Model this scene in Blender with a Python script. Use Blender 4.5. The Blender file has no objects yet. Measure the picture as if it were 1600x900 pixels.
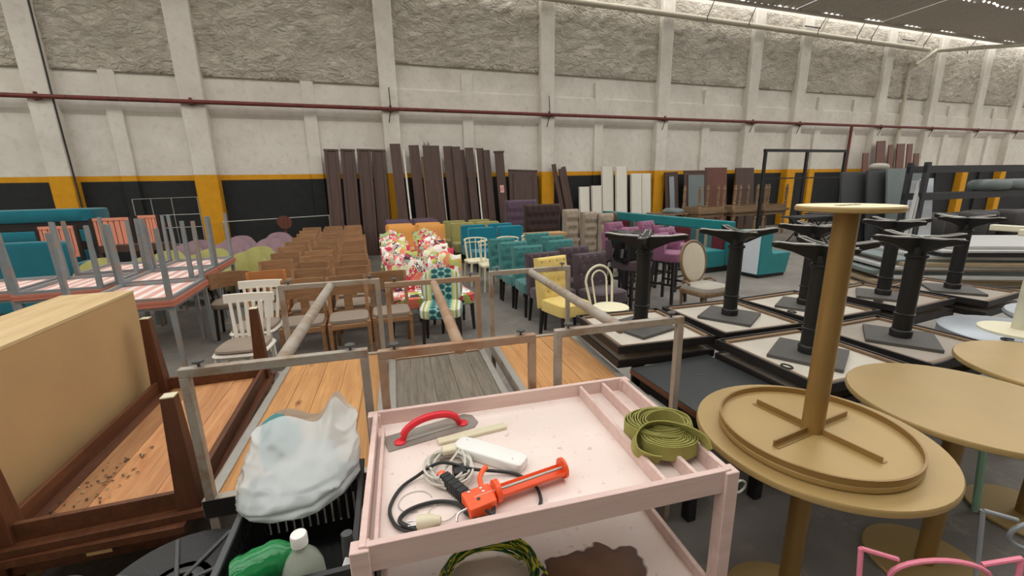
import bpy, bmesh, math, random
from math import sin, cos, pi, radians
from mathutils import Vector, Matrix, noise
random.seed(7)
S = bpy.context.scene
COL = S.collection

# ------------------------------------------------------------------ camera, world, exposure
cd = bpy.data.cameras.new('camera'); cam = bpy.data.objects.new('camera', cd); COL.objects.link(cam)
S.camera = cam
cd.sensor_width = 36.0; cd.lens = 36.0 * 665 / 1600; cd.clip_start = 0.05; cd.clip_end = 300
YAW, PITCH, ROLL, HC = radians(19.0), radians(13.6), radians(1.15), 1.83
fw = Vector((sin(YAW) * cos(PITCH), cos(YAW) * cos(PITCH), -sin(PITCH)))
r0 = Vector((cos(YAW), -sin(YAW), 0)); u0 = r0.cross(fw)
rt = r0 * cos(ROLL) - u0 * sin(ROLL); up = u0 * cos(ROLL) + r0 * sin(ROLL)
mw = Matrix((rt, up, -fw)).transposed().to_4x4(); mw.translation = Vector((0, 0, HC))
cam.matrix_world = mw

W = bpy.data.worlds.new('world'); S.world = W; W.use_nodes = True
bg = W.node_tree.nodes['Background']
bg.inputs[0].default_value = (1.0, 0.975, 0.93, 1); bg.inputs[1].default_value = 2.0
S.view_settings.view_transform = 'Standard'; S.view_settings.look = 'None'
S.view_settings.exposure = 0.4; S.view_settings.gamma = 1.0; S.view_settings.use_curve_mapping = False

# ------------------------------------------------------------------ materials
MATS = {}
def _new(name):
    m = bpy.data.materials.new(name); m.use_nodes = True
    nt = m.node_tree; b = nt.nodes['Principled BSDF']; MATS[name] = m
    return m, nt, b
def N(nt, t, **kw):
    n = nt.nodes.new(t)
    for k, v in kw.items():
        if k.startswith('i_'):
            key = k[2:]
            key = int(key) if key.isdigit() else key.replace('_', ' ')
            n.inputs[key].default_value = v
        else: setattr(n, k, v)
    return n
def L(nt, a, b): nt.links.new(a, b)
def srgb(c):
    f = lambda v: v / 12.92 if v <= .04045 else ((v + .055) / 1.055) ** 2.4
    return tuple(f(x / 255) for x in c) + (1,)
def ramp(nt, fac, stops, interp='LINEAR'):
    r = N(nt, 'ShaderNodeValToRGB'); r.color_ramp.interpolation = interp
    e = r.color_ramp.elements
    while len(e) < len(stops): e.new(0.5)
    for el, (p, c) in zip(e, stops): el.position = p; el.color = c
    L(nt, fac, r.inputs[0]); return r.outputs[0]
def mixc(nt, fac, a, b, mode='MIX'):
    m = N(nt, 'ShaderNodeMix', data_type='RGBA', blend_type=mode)
    for s, v in ((0, fac), (6, a), (7, b)):
        if hasattr(v, 'is_linked'): L(nt, v, m.inputs[s])
        else: m.inputs[s].default_value = v
    return m.outputs[2]
def coords(nt, scale=(1, 1, 1), gen=False, world=False):
    if world: o = N(nt, 'ShaderNodeNewGeometry').outputs['Position']
    else: o = N(nt, 'ShaderNodeTexCoord').outputs['Generated' if gen else 'Object']
    mp = N(nt, 'ShaderNodeMapping'); mp.inputs['Scale'].default_value = scale
    L(nt, o, mp.inputs[0]); return mp.outputs[0]
def nz(nt, vec, scale, detail=4, rough=.6, dist=0):
    n = N(nt, 'ShaderNodeTexNoise'); n.inputs['Scale'].default_value = scale
    n.inputs['Detail'].default_value = detail; n.inputs['Roughness'].default_value = rough
    n.inputs['Distortion'].default_value = dist
    L(nt, vec, n.inputs['Vector']); return n.outputs[0]
def mul(c, k): return tuple(min(1, x * k) for x in c[:3]) + (1,)
def bump(nt, b, h, strength=.3, dist=.01):
    bm = N(nt, 'ShaderNodeBump'); bm.inputs['Strength'].default_value = strength; bm.inputs['Distance'].default_value = dist
    L(nt, h, bm.inputs['Height']); L(nt, bm.outputs[0], b.inputs['Normal'])
def rnd_value(nt, col, amt):
    oi = N(nt, 'ShaderNodeObjectInfo'); mr = N(nt, 'ShaderNodeMapRange')
    mr.inputs[3].default_value = 1 - amt; mr.inputs[4].default_value = 1 + amt
    L(nt, oi.outputs['Random'], mr.inputs[0])
    h = N(nt, 'ShaderNodeHueSaturation'); L(nt, mr.outputs[0], h.inputs['Value']); L(nt, col, h.inputs['Color'])
    return h.outputs[0]
def plain(name, rgb, rough=.6, metal=0, var=.18, scale=6, bmp=.15, bscale=60, rnd=.06, world=False, spec=.5):
    m, nt, b = _new(name); c = srgb(rgb); v = coords(nt, world=world)
    col = mixc(nt, nz(nt, v, scale), mul(c, 1 - var), mul(c, 1 + var))
    if rnd: col = rnd_value(nt, col, rnd)
    L(nt, col, b.inputs['Base Color']); b.inputs['Roughness'].default_value = rough; b.inputs['Metallic'].default_value = metal
    b.inputs['Specular IOR Level'].default_value = spec
    if bmp: bump(nt, b, nz(nt, v, bscale, 3), bmp, .004)
    return m
def fabric(name, rgb, var=.12, rnd=.05, bs=220): 
    m = plain(name, rgb, .9, 0, var, 5, .35, bs, rnd, spec=.2)
    b = m.node_tree.nodes['Principled BSDF']; b.inputs['Sheen Weight'].default_value = .25
    return m
def wood(name, a, b_, axis=1, scale=6, stretch=14, rough=.55, rnd=.12, knots=None):
    m, nt, b = _new(name); sc = [stretch] * 3; sc[axis] = 1
    oi = N(nt, 'ShaderNodeObjectInfo'); tc = N(nt, 'ShaderNodeTexCoord')
    va = N(nt, 'ShaderNodeVectorMath', operation='SCALE'); va.inputs[0].default_value = (7, 13, 5); L(nt, oi.outputs['Random'], va.inputs['Scale'])
    ad = N(nt, 'ShaderNodeVectorMath'); L(nt, tc.outputs['Object'], ad.inputs[0]); L(nt, va.outputs[0], ad.inputs[1])
    mp = N(nt, 'ShaderNodeMapping'); mp.inputs['Scale'].default_value = sc; L(nt, ad.outputs[0], mp.inputs[0])
    g = nz(nt, mp.outputs[0], scale * .35, 6, .65, .8)
    col = ramp(nt, g, [(.28, srgb(a)), (.72, srgb(b_))])
    col = mixc(nt, nz(nt, ad.outputs[0], 3.0, 3), col, mixc(nt, .5, col, srgb(a)), 'MIX')
    if knots:
        vo = N(nt, 'ShaderNodeTexVoronoi'); vo.inputs['Scale'].default_value = 4.3
        mq = N(nt, 'ShaderNodeMapping'); mq.inputs['Scale'].default_value = [1.6 if i != axis else .8 for i in range(3)]
        L(nt, ad.outputs[0], mq.inputs[0]); L(nt, mq.outputs[0], vo.inputs['Vector'])
        kf = ramp(nt, vo.outputs['Distance'], [(.03, (1, 1, 1, 1)), (.16, (0, 0, 0, 1))])
        col = mixc(nt, kf, col, srgb(knots))
    col = rnd_value(nt, col, rnd)
    L(nt, col, b.inputs['Base Color']); b.inputs['Roughness'].default_value = rough
    bump(nt, b, g, .25, .004)
    return m
def metal(name, rgb, rough=.45, met=.7, rust=None, rscale=9, var=.2):
    m, nt, b = _new(name); c = srgb(rgb); v = coords(nt)
    col = mixc(nt, nz(nt, v, 12), mul(c, 1 - var), mul(c, 1 + var))
    if rust: col = mixc(nt, ramp(nt, nz(nt, v, rscale, 6), [(.5, (0, 0, 0, 1)), (.66, (1, 1, 1, 1))]), col, srgb(rust))
    L(nt, col, b.inputs['Base Color']); b.inputs['Metallic'].default_value = met; b.inputs['Roughness'].default_value = rough
    bump(nt, b, nz(nt, v, 70, 3), .12, .003)
    return m

def wall_mat(name, pil=False, rough_=False):
    m, nt, b = _new(name); v = coords(nt, world=True)
    sep = N(nt, 'ShaderNodeSeparateXYZ'); L(nt, N(nt, 'ShaderNodeNewGeometry').outputs['Position'], sep.inputs[0])
    a = nz(nt, v, .9, 6, .65); a2 = nz(nt, v, 6, 5)
    hi = (212, 204, 190) if rough_ else (226, 221, 211)
    lo = (192, 183, 168) if rough_ else (206, 200, 189)
    white = mixc(nt, ramp(nt, a, [(.35, (0, 0, 0, 1)), (.7, (1, 1, 1, 1))]), srgb(lo), srgb(hi))
    white = mixc(nt, ramp(nt, a2, [(.32, (0.35, .35, .35, 1)), (.46, (0, 0, 0, 1))]), white, srgb((184, 178, 168)))
    yel = mixc(nt, a2, srgb((196, 132, 8)), srgb((224, 164, 24)))
    blk = mixc(nt, a2, srgb((20, 22, 23)), srgb((40, 43, 44)))
    def gt(t):
        q = N(nt, 'ShaderNodeMath', operation='GREATER_THAN'); q.inputs[1].default_value = t; L(nt, sep.outputs[2], q.inputs[0]); return q.outputs[0]
    low = yel if pil else mixc(nt, gt(2.10), blk, yel)
    L(nt, mixc(nt, gt(2.23), low, white), b.inputs['Base Color']); b.inputs['Roughness'].default_value = .85
    if rough_:
        n1 = N(nt, 'ShaderNodeTexNoise'); n1.inputs['Scale'].default_value = 2.6; n1.inputs['Detail'].default_value = 5; n1.inputs['Distortion'].default_value = 2.2
        mp = N(nt, 'ShaderNodeMapping'); mp.inputs['Scale'].default_value = (1.5, 1, 2.6); mp.inputs['Rotation'].default_value = (0, .5, 0)
        L(nt, v, mp.inputs[0]); L(nt, mp.outputs[0], n1.inputs['Vector'])
        bump(nt, b, n1.outputs[0], 1.0, .16)
    else: bump(nt, b, nz(nt, v, 3.5, 6, .6, .5), .4, .05)
    return m

wall_mat('wall'); wall_mat('pilaster', pil=True); wall_mat('plaster', rough_=True)
# floor
m, nt, b = _new('floor'); v = coords(nt, world=True)
c = ramp(nt, nz(nt, v, .7, 7, .65), [(.3, srgb((96, 92, 88))), (.7, srgb((138, 133, 126)))])
c = mixc(nt, ramp(nt, nz(nt, v, 4, 6, .7), [(.55, (0, 0, 0, 1)), (.75, (1, 1, 1, 1))]), c, srgb((150, 145, 138)))
L(nt, c, b.inputs['Base Color']); b.inputs['Roughness'].default_value = .62; bump(nt, b, nz(nt, v, 14, 5), .2, .01)
metal('roof', (196, 190, 182), .7, .05)
metal('roof_pipe', (196, 188, 170), .6, .1)
metal('red_pipe', (112, 50, 44), .6, .1, (80, 40, 34))
metal('cable', (38, 36, 34), .6, 0)
metal('steel', (172, 164, 153), .5, .3, (146, 122, 98), 6)
metal('steel_b', (168, 142, 118), .55, .2, (150, 108, 76), 6)
metal('zinc', (176, 174, 168), .4, .6)
metal('grey_leg', (138, 146, 150), .5, .3, (165, 140, 120), 5)
metal('black_iron', (34, 34, 34), .45, .3)
metal('plate_iron', (84, 82, 79), .7, .2)
metal('rack_iron', (58, 60, 64), .55, .3)
metal('chrome', (205, 205, 205), .2, 1)
plain('gold', (146, 116, 66), .36, .35, .14, 5, .12)
plain('gold_top', (168, 142, 92), .42, .25, .14, 3, .12)
plain('raw_face', (232, 216, 178), .6, 0, .06, 8)
plain('cream', (226, 220, 190), .5, 0, .06)
plain('cream_ped', (216, 212, 190), .5)
plain('white_paint', (222, 216, 204), .55, 0, .08)
plain('black_plastic', (26, 27, 28), .35, 0, .2)
plain('grey_plastic', (70, 72, 73), .45, 0, .3)
plain('black_rubber', (30, 32, 32), .5, 0, .15)
plain('black_wood', (30, 26, 25), .5, 0, .2)
plain('dark_leg', (42, 30, 26), .5, 0, .2)
plain('box_ply', (184, 150, 104), .7, 0, .2, 1.6, .2, 90)
wood('box_top', (196, 162, 112), (232, 210, 164), 1, 5, 10)
wood('pine', (164, 112, 62), (208, 160, 102), 1, 6, 16, .6, .12, (112, 62, 24))
wood('pine_grey', (92, 84, 74), (150, 140, 124), 1, 6, 16, .8, .12, (62, 56, 50))
wood('red_wood', (74, 40, 22), (112, 66, 38), 2, 6, 12, .5)
wood('red_wood_y', (74, 40, 22), (118, 72, 42), 1, 6, 12, .5)
wood('tan_plank', (164, 106, 66), (214, 164, 112), 1, 5, 12, .55, .3)
wood('brown_chair', (126, 90, 60), (174, 130, 90), 0, 6, 10, .5, .16)
wood('orange_chair', (168, 104, 54), (196, 132, 76), 0, 6, 10, .5)
wood('dark_panel', (60, 40, 33), (92, 65, 54), 2, 4, 14, .55, .14)
wood('wine_wood', (84, 44, 32), (116, 66, 50), 2, 4, 14, .5)
wood('oak', (118, 92, 68), (158, 128, 98), 2, 6, 12, .6)
wood('oak_y', (108, 86, 64), (150, 122, 92), 0, 6, 12, .6)
wood('french_wood', (104, 82, 60), (142, 114, 84), 2, 8, 8, .5)
wood('pink_wood', (206, 176, 168), (228, 204, 196), 0, 5, 12, .55, .03)
wood('slab_wood', (140, 120, 92), (186, 170, 142), 0, 5, 12, .7, .2)
plain('slab_white', (176, 176, 174), .5, 0, .12, 3)
plain('pad_seat', (134, 120, 106), .85, 0, .2, 7)
fabric('teal', (62, 118, 116)); fabric('plum', (76, 62, 68)); fabric('yellow', (214, 188, 110)); fabric('olive', (168, 164, 104), .18)
fabric('mauve', (150, 124, 132)); fabric('pink', (138, 88, 116)); fabric('bench_teal', (12, 120, 124)); fabric('sofa_teal', (24, 104, 118))
fabric('purple', (88, 70, 84)); fabric('orange_fab', (206, 146, 76)); fabric('box_olive', (158, 152, 92)); fabric('box_teal', (16, 116, 136))
fabric('taupe', (150, 136, 120), .3); fabric('choc', (92, 68, 56), .3); fabric('darkchoc', (58, 42, 38), .3); fabric('linen', (196, 186, 166)); fabric('greyseat', (164, 158, 146))
plain('button', (30, 26, 26), .4, 0, .1)
plain('crystal', (200, 198, 196), .15, .6, .1)
plain('panel_white', (220, 216, 204), .6, 0, .06)
plain('mirror_grey', (150, 160, 170), .25, .3, .1)
plain('slate', (112, 122, 122), .6, 0, .2, 2)
plain('slate_dark', (56, 58, 60), .6, 0, .2, 2)
plain('white_panel', (206, 214, 222), .5, 0, .05)
plain('coral', (230, 150, 122), .7, 0, .1)
plain('strip_pink', (216, 164, 152), .65, 0, .15, 5); plain('strip_white', (232, 218, 212), .65, 0, .08, 5)
plain('rim_coral', (186, 112, 92), .6, 0, .15)
plain('tray_white', (190, 183, 170), .6, 0, .28, 3)
plain('tray_stain', (156, 147, 135), .7, 0, .25, 3)
plain('black_top', (40, 44, 45), .55, 0, .3, 2.5)
plain('grey_top', (160, 168, 176), .35, .3, .12, 2)
plain('red_plastic', (222, 36, 52), .3, 0, .05)
plain('orange_plastic', (236, 88, 38), .35, 0, .05)
plain('white_plastic', (232, 232, 228), .35, 0, .04)
plain('ivory', (214, 206, 178), .45, 0, .06)
plain('mint', (150, 190, 168), .5); plain('pink_wire', (222, 128, 150), .4); plain('grey_wire', (140, 146, 150), .4)
plain('strap', (146, 142, 76), .9, 0, .18, 30, .6, 160)
plain('white_cable', (206, 202, 192), .5, 0, .06)
plain('steel_blade', (150, 144, 136), .5, .5, .25, 18)
plain('leaf', (70, 56, 36), .8, 0, .4, 20); plain('leaf_pale', (150, 150, 110), .8)
plain('sticker', (222, 168, 160), .6, 0, .03); plain('sticker_ink', (176, 70, 62), .6, 0, .03)
plain('black_wrap', (22, 24, 26), .12, 0, .2)
plain('tape', (196, 160, 110), .6)
plain('teal_cloth', (70, 130, 132), .8)
plain('clutter', (48, 46, 45), .7, 0, .4, 3)
# yellow-green cable
m, nt, b = _new('earth_cable'); tcn = N(nt, 'ShaderNodeTexCoord'); wv = N(nt, 'ShaderNodeTexWave'); wv.inputs['Scale'].default_value = 26; wv.bands_direction = 'Z'
wv.inputs['Distortion'].default_value = 1.5
L(nt, tcn.outputs['Object'], wv.inputs[0]); L(nt, ramp(nt, wv.outputs[0], [(.62, srgb((30, 84, 36))), (.7, srgb((196, 196, 58)))]), b.inputs['Base Color']); b.inputs['Roughness'].default_value = .4
# floral patchwork
m, nt, b = _new('floral'); v = coords(nt)
oi = N(nt, 'ShaderNodeObjectInfo'); sc = N(nt, 'ShaderNodeVectorMath', operation='SCALE'); sc.inputs[0].default_value = (3, 5, 7); L(nt, oi.outputs['Random'], sc.inputs['Scale'])
ad = N(nt, 'ShaderNodeVectorMath'); L(nt, v, ad.inputs[0]); L(nt, sc.outputs[0], ad.inputs[1])
vo = N(nt, 'ShaderNodeTexVoronoi', distance='CHEBYCHEV'); vo.inputs['Scale'].default_value = 9; L(nt, ad.outputs[0], vo.inputs['Vector'])
sp = N(nt, 'ShaderNodeSeparateColor'); L(nt, vo.outputs['Color'], sp.inputs[0])
pal = [(232, 226, 216), (204, 62, 92), (236, 232, 226), (176, 186, 82), (228, 122, 100), (60, 56, 62), (150, 168, 140), (226, 216, 206), (192, 44, 66), (214, 208, 150)]
c1 = ramp(nt, sp.outputs[0], [(i / len(pal), srgb(p)) for i, p in enumerate(pal)], 'CONSTANT')
c2 = ramp(nt, sp.outputs[1], [(i / len(pal), srgb(p)) for i, p in enumerate(pal[::-1])], 'CONSTANT')
vo2 = N(nt, 'ShaderNodeTexVoronoi'); vo2.inputs['Scale'].default_value = 17; L(nt, ad.outputs[0], vo2.inputs['Vector'])
rg = ramp(nt, vo2.outputs['Distance'], [(0, (1, 1, 1, 1)), (.2, (0, 0, 0, 1)), (.34, (1, 1, 1, 1)), (.48, (0, 0, 0, 1))], 'CONSTANT')
col = mixc(nt, rg, c1, c2); L(nt, col, b.inputs['Base Color']); b.inputs['Roughness'].default_value = .85
# teal hexagons with side stripes
m, nt, b = _new('hexteal'); tcn = N(nt, 'ShaderNodeTexCoord'); sx = N(nt, 'ShaderNodeSeparateXYZ'); L(nt, tcn.outputs['Object'], sx.inputs[0])
def mth(op, a_, b_=None):
    q = N(nt, 'ShaderNodeMath', operation=op)
    for i_, v_ in enumerate((a_, b_)):
        if v_ is None: continue
        if hasattr(v_, 'is_linked'): L(nt, v_, q.inputs[i_])
        else: q.inputs[i_].default_value = v_
    return q.outputs[0]
hx = mth('MULTIPLY', sx.outputs[0], 78); hz = mth('MULTIPLY', mth('ADD', sx.outputs[1], sx.outputs[2]), 68)
hs = mth('ADD', mth('COSINE', hx), mth('ADD', mth('COSINE', mth('ADD', mth('MULTIPLY', hx, .5), hz)), mth('COSINE', mth('SUBTRACT', mth('MULTIPLY', hx, .5), hz))))
hexc = ramp(nt, mth('ADD', mth('MULTIPLY', hs, .2), .4), [(.14, srgb((150, 188, 176))), (.26, srgb((58, 122, 120))), (.34, srgb((30, 92, 98))), (.8, srgb((24, 78, 86)))])
ab = N(nt, 'ShaderNodeMath', operation='ABSOLUTE'); L(nt, sx.outputs[0], ab.inputs[0])
st = ramp(nt, ab.outputs[0], [(0, srgb((28, 88, 96))), (.125, srgb((190, 190, 120))), (.15, srgb((206, 206, 196))), (.17, srgb((150, 160, 80))), (.195, srgb((210, 212, 206))), (.22, srgb((120, 140, 130)))], 'CONSTANT')
g = N(nt, 'ShaderNodeMath', operation='GREATER_THAN'); g.inputs[1].default_value = .125; L(nt, ab.outputs[0], g.inputs[0])
L(nt, mixc(nt, g.outputs[0], hexc, st), b.inputs['Base Color']); b.inputs['Roughness'].default_value = .85
# striped bench back
m, nt, b = _new('stripes'); tcn = N(nt, 'ShaderNodeTexCoord'); sx = N(nt, 'ShaderNodeSeparateXYZ'); L(nt, tcn.outputs['Object'], sx.inputs[0])
md = N(nt, 'ShaderNodeMath', operation='MODULO'); md.inputs[1].default_value = 1.1; L(nt, sx.outputs[1], md.inputs[0])
L(nt, ramp(nt, md.outputs[0], [(0, srgb((96, 30, 40))), (.3, srgb((60, 104, 104))), (.42, srgb((150, 140, 118))), (.5, srgb((44, 84, 90))), (.66, srgb((130, 120, 100))), (.74, srgb((58, 96, 98))), (.9, srgb((96, 30, 40)))], 'CONSTANT'), b.inputs['Base Color']); b.inputs['Roughness'].default_value = .9
# tray bottom of the pink trolley with scuffs, and lower shelf with a brown burn stain
for nm, stain in (('pink_board', False), ('pink_shelf', True)):
    m, nt, b = _new(nm); v = coords(nt)
    c = mixc(nt, nz(nt, v, 5, 6), srgb((222, 202, 194)), srgb((236, 224, 216)))
    c = mixc(nt, ramp(nt, nz(nt, v, 30, 5), [(.62, (0, 0, 0, 1)), (.74, (1, 1, 1, 1))]), c, srgb((196, 164, 156)))
    if stain:
        dm = N(nt, 'ShaderNodeMapping', vector_type='TEXTURE'); dm.inputs['Location'].default_value = (.27, -.06, 0); dm.inputs['Scale'].default_value = (.25, .125, 1)
        nzv = N(nt, 'ShaderNodeTexNoise'); nzv.inputs['Scale'].default_value = 7; L(nt, v, nzv.inputs['Vector'])
        mm = N(nt, 'ShaderNodeVectorMath', operation='MULTIPLY_ADD'); L(nt, nzv.outputs['Color'], mm.inputs[0]); mm.inputs[1].default_value = (.16, .16, 0); L(nt, v, mm.inputs[2])
        L(nt, mm.outputs[0], dm.inputs[0])
        ln = N(nt, 'ShaderNodeVectorMath', operation='LENGTH'); L(nt, dm.outputs[0], ln.inputs[0])
        f = ramp(nt, ln.outputs['Value'], [(.96, (1, 1, 1, 1)), (1.0, (0, 0, 0, 1))])
        sc_ = ramp(nt, ln.outputs['Value'], [(.3, srgb((150, 112, 80))), (.8, srgb((118, 82, 56))), (.97, srgb((66, 42, 28)))])
        c = mixc(nt, f, c, mixc(nt, nz(nt, v, 9, 4), sc_, srgb((96, 62, 42))))
    L(nt, c, b.inputs['Base Color']); b.inputs['Roughness'].default_value = .5
# clear and green plastics
def clear(name, rgb, alpha, rough=.12):
    m, nt, b = _new(name); b.inputs['Base Color'].default_value = srgb(rgb); b.inputs['Roughness'].default_value = rough
    b.inputs['Alpha'].default_value = alpha; b.inputs['IOR'].default_value = 1.45; b.inputs['Coat Weight'].default_value = .6; b.inputs['Coat Roughness'].default_value = .06
    return m
clear('bag_film', (214, 222, 224), .6, .2); clear('bottle_clear', (196, 206, 190), .5, .1); clear('bottle_green', (10, 130, 66), .82, .12)
m = MATS['bag_film']; nt = m.node_tree; rn = N(nt, 'ShaderNodeTexNoise', noise_type='RIDGED_MULTIFRACTAL'); rn.inputs['Scale'].default_value = 6; rn.inputs['Detail'].default_value = 3; rn.inputs['Distortion'].default_value = 1.2; L(nt, coords(nt, (1, 1, 1.4)), rn.inputs['Vector']); bump(nt, nt.nodes['Principled BSDF'], rn.outputs[0], .45, .02)
m = MATS['bottle_green']; nt = m.node_tree; bump(nt, nt.nodes['Principled BSDF'], nz(nt, coords(nt, (1, 6, 1)), 7, 3), .5, .02)

# ------------------------------------------------------------------ mesh builder
class MB:
    def __init__(s): s.v = []; s.f = []
    def add(s, vs, fs, M=None):
        o = len(s.v)
        s.v += [tuple(M @ Vector(q)) if M else tuple(q) for q in vs]
        s.f += [tuple(i + o for i in q) for q in fs]; return s
    def box(s, x0, x1, y0, y1, z0, z1, M=None):
        return s.add([(x0, y0, z0), (x1, y0, z0), (x1, y1, z0), (x0, y1, z0), (x0, y0, z1), (x1, y0, z1), (x1, y1, z1), (x0, y1, z1)],
                     [(3, 2, 1, 0), (4, 5, 6, 7), (0, 1, 5, 4), (1, 2, 6, 5), (2, 3, 7, 6), (3, 0, 4, 7)], M)
    def taper(s, c0, c1, a, b):   # square frustum from c0 (half size a) to c1 (half size b)
        vs = []
        for c, k in ((c0, a), (c1, b)):
            k = k if isinstance(k, tuple) else (k, k)
            vs += [(c[0] - k[0], c[1] - k[1], c[2]), (c[0] + k[0], c[1] - k[1], c[2]), (c[0] + k[0], c[1] + k[1], c[2]), (c[0] - k[0], c[1] + k[1], c[2])]
        fs = [(3, 2, 1, 0), (4, 5, 6, 7), (0, 1, 5, 4), (1, 2, 6, 5), (2, 3, 7, 6), (3, 0, 4, 7)]
        if c1[2] < c0[2]: fs = [f[::-1] for f in fs]
        return s.add(vs, fs)
    def tube(s, pts, r, n=8, closed=False):
        P = [Vector(p) for p in pts]; k = len(P); rs = r if isinstance(r, (list, tuple)) else [r] * k
        t0 = (P[1] - P[0]).normalized(); up_ = Vector((0, 0, 1)) if abs(t0.z) < .9 else Vector((1, 0, 0))
        nrm = t0.cross(up_).normalized(); vs = []
        for i, p in enumerate(P):
            if closed: t = (P[(i + 1) % k] - P[i - 1]).normalized()
            else: t = ((P[min(i + 1, k - 1)] - P[max(i - 1, 0)])).normalized()
            nrm = (nrm - t * nrm.dot(t)).normalized(); bn = t.cross(nrm)
            for j in range(n):
                a = 2 * pi * j / n; vs.append(p + (nrm * cos(a) + bn * sin(a)) * rs[i])
        fs = []
        for i in range(k if closed else k - 1):
            for j in range(n):
                a = i * n + j; b_ = i * n + (j + 1) % n; c_ = ((i + 1) % k) * n + (j + 1) % n; d = ((i + 1) % k) * n + j
                fs.append((a, b_, c_, d))
        if not closed: fs += [tuple(range(n))[::-1], tuple(range((k - 1) * n, k * n))]
        return s.add(vs, fs)
    def lathe(s, prof, n=24, c=(0, 0, 0), M=None):
        vs = []; fs = []
        for r, z in prof:
            for j in range(n): a = 2 * pi * j / n; vs.append((c[0] + r * cos(a), c[1] + r * sin(a), c[2] + z))
        for i in range(len(prof) - 1):
            for j in range(n): fs.append((i * n + j, i * n + (j + 1) % n, (i + 1) * n + (j + 1) % n, (i + 1) * n + j))
        fs += [tuple(range(n))[::-1], tuple(range((len(prof) - 1) * n, len(prof) * n))]
        return s.add(vs, fs, M)
    def cushion(s, c, d, e=.35, nu=20, nv=10, M=None):  # superellipsoid
        sg = lambda a, p: math.copysign(abs(a) ** p, a)
        vs = []; fs = []
        for i in range(nv + 1):
            t = -pi / 2 + pi * i / nv
            for j in range(nu):
                p = 2 * pi * j / nu
                vs.append((c[0] + d[0] / 2 * sg(cos(t), e) * sg(cos(p), e), c[1] + d[1] / 2 * sg(cos(t), e) * sg(sin(p), e), c[2] + d[2] / 2 * sg(sin(t), e)))
        for i in range(nv):
            for j in range(nu): fs.append((i * nu + j, i * nu + (j + 1) % nu, (i + 1) * nu + (j + 1) % nu, (i + 1) * nu + j))
        return s.add(vs, fs, M)
    def prism(s, poly, z0, z1, M=None):   # convex/concave polygon in XY, extruded in Z
        n = len(poly)
        return s.add([(x, y, z0) for x, y in poly] + [(x, y, z1) for x, y in poly],
                     [tuple(range(n))[::-1], tuple(range(n, 2 * n))] + [(i, (i + 1) % n, n + (i + 1) % n, n + i) for i in range(n)], M)
    def tuft(s, w, h, t, rows, cols, depth, M=None, top=None):   # padded panel, front toward -Y, base z=0
        pts = [((k + (.5 if r % 2 == 0 else 1.0)) / cols * w - w / 2, (r + .6) / rows * h) for r in range(rows) for k in range(cols - (r % 2))]
        nx, nzz = cols * 4, rows * 4; vs = []; fs = []
        sig = min(w / cols, h / rows) * .28
        for i in range(nzz + 1):
            for j in range(nx + 1):
                x = (j / nx - .5) * w; z = i / nzz * h
                if top: z *= top(x / w * 2)
                d = sum(math.exp(-((x - a) ** 2 + (z - b_) ** 2) / (2 * sig * sig)) for a, b_ in pts if abs(x - a) < 3 * sig)
                e = min(1, min(w / 2 - abs(x), z, h - z) / .03) if min(w / 2 - abs(x), z, h - z) > 0 else 0
                vs.append((x, -t * .5 - t * .5 * e + depth * min(1, d) * e, z))
        for i in range(nzz + 1):
            for j in range(nx + 1):
                x = (j / nx - .5) * w; z = i / nzz * h * (top(x / w * 2) if top else 1); vs.append((x, t * .25, z))
        o = (nzz + 1) * (nx + 1); q = nx + 1
        for i in range(nzz):
            for j in range(nx):
                a = i * q + j; fs.append((a, a + 1, a + q + 1, a + q)); fs.append((o + a, o + a + q, o + a + q + 1, o + a + 1))
        for j in range(nx):
            fs.append((j + 1, j, o + j, o + j + 1)); a = nzz * q + j; fs.append((a, a + 1, o + a + 1, o + a))
        for i in range(nzz):
            a = i * q; fs.append((a, a + q, o + a + q, o + a)); a = i * q + nx; fs.append((a + q, a, o + a, o + a + q))
        s.add(vs, fs, M); return pts
def me(mb, name, smooth=40):
    m_ = bpy.data.meshes.new(name); m_.from_pydata(mb.v, [], mb.f)
    if smooth:
        m_.polygons.foreach_set('use_smooth', [True] * len(m_.polygons)); m_.set_sharp_from_angle(angle=radians(smooth))
    return m_
def obj(name, mb, mat, parent=None, smooth=40, bevel=0, **props):
    data = mb if isinstance(mb, bpy.types.Mesh) else me(mb, name, smooth)
    o = bpy.data.objects.new(name, data); COL.objects.link(o)
    if mat and not data.materials: data.materials.append(MATS[mat])
    if parent: o.parent = parent
    if bevel:
        bv = o.modifiers.new('bevel', 'BEVEL'); bv.width = bevel; bv.segments = 2; bv.limit_method = 'ANGLE'; bv.angle_limit = radians(50)
    for k, v_ in props.items(): o[k] = v_
    return o
def tag(o, label, cat, group=None):
    o['label'] = label; o['category'] = cat
    if group: o['group'] = group
    return o
def thing(name, label, cat, loc=(0, 0, 0), rz=0, group=None):
    o = bpy.data.objects.new(name, None); COL.objects.link(o); o.location = loc; o.rotation_euler = (0, 0, rz); o.empty_display_size = .1
    return tag(o, label, cat, group)
def place(o, mb_loc, rz=0): o.location = mb_loc; o.rotation_euler = (0, 0, rz); return o
KIDS = {}
def dup(root, loc=None, rz=None, label=None, group=None, parent=None):
    c = root.copy(); COL.objects.link(c)
    if parent: c.parent = parent
    if loc is not None: c.location = loc
    if rz is not None: c.rotation_euler = (c.rotation_euler.x, c.rotation_euler.y, rz)
    if label: c['label'] = label
    if group: c['group'] = group
    for ch in list(root.children): dup(ch, parent=c)
    return c
def struct(name, mb, mat, parent=None, **k):
    o = obj(name, mb, mat, parent, **k); 
    if not parent: o['kind'] = 'structure'
    return o
RZ = lambda a: Matrix.Rotation(a, 4, 'Z')
def T(x, y, z): return Matrix.Translation((x, y, z))
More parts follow.
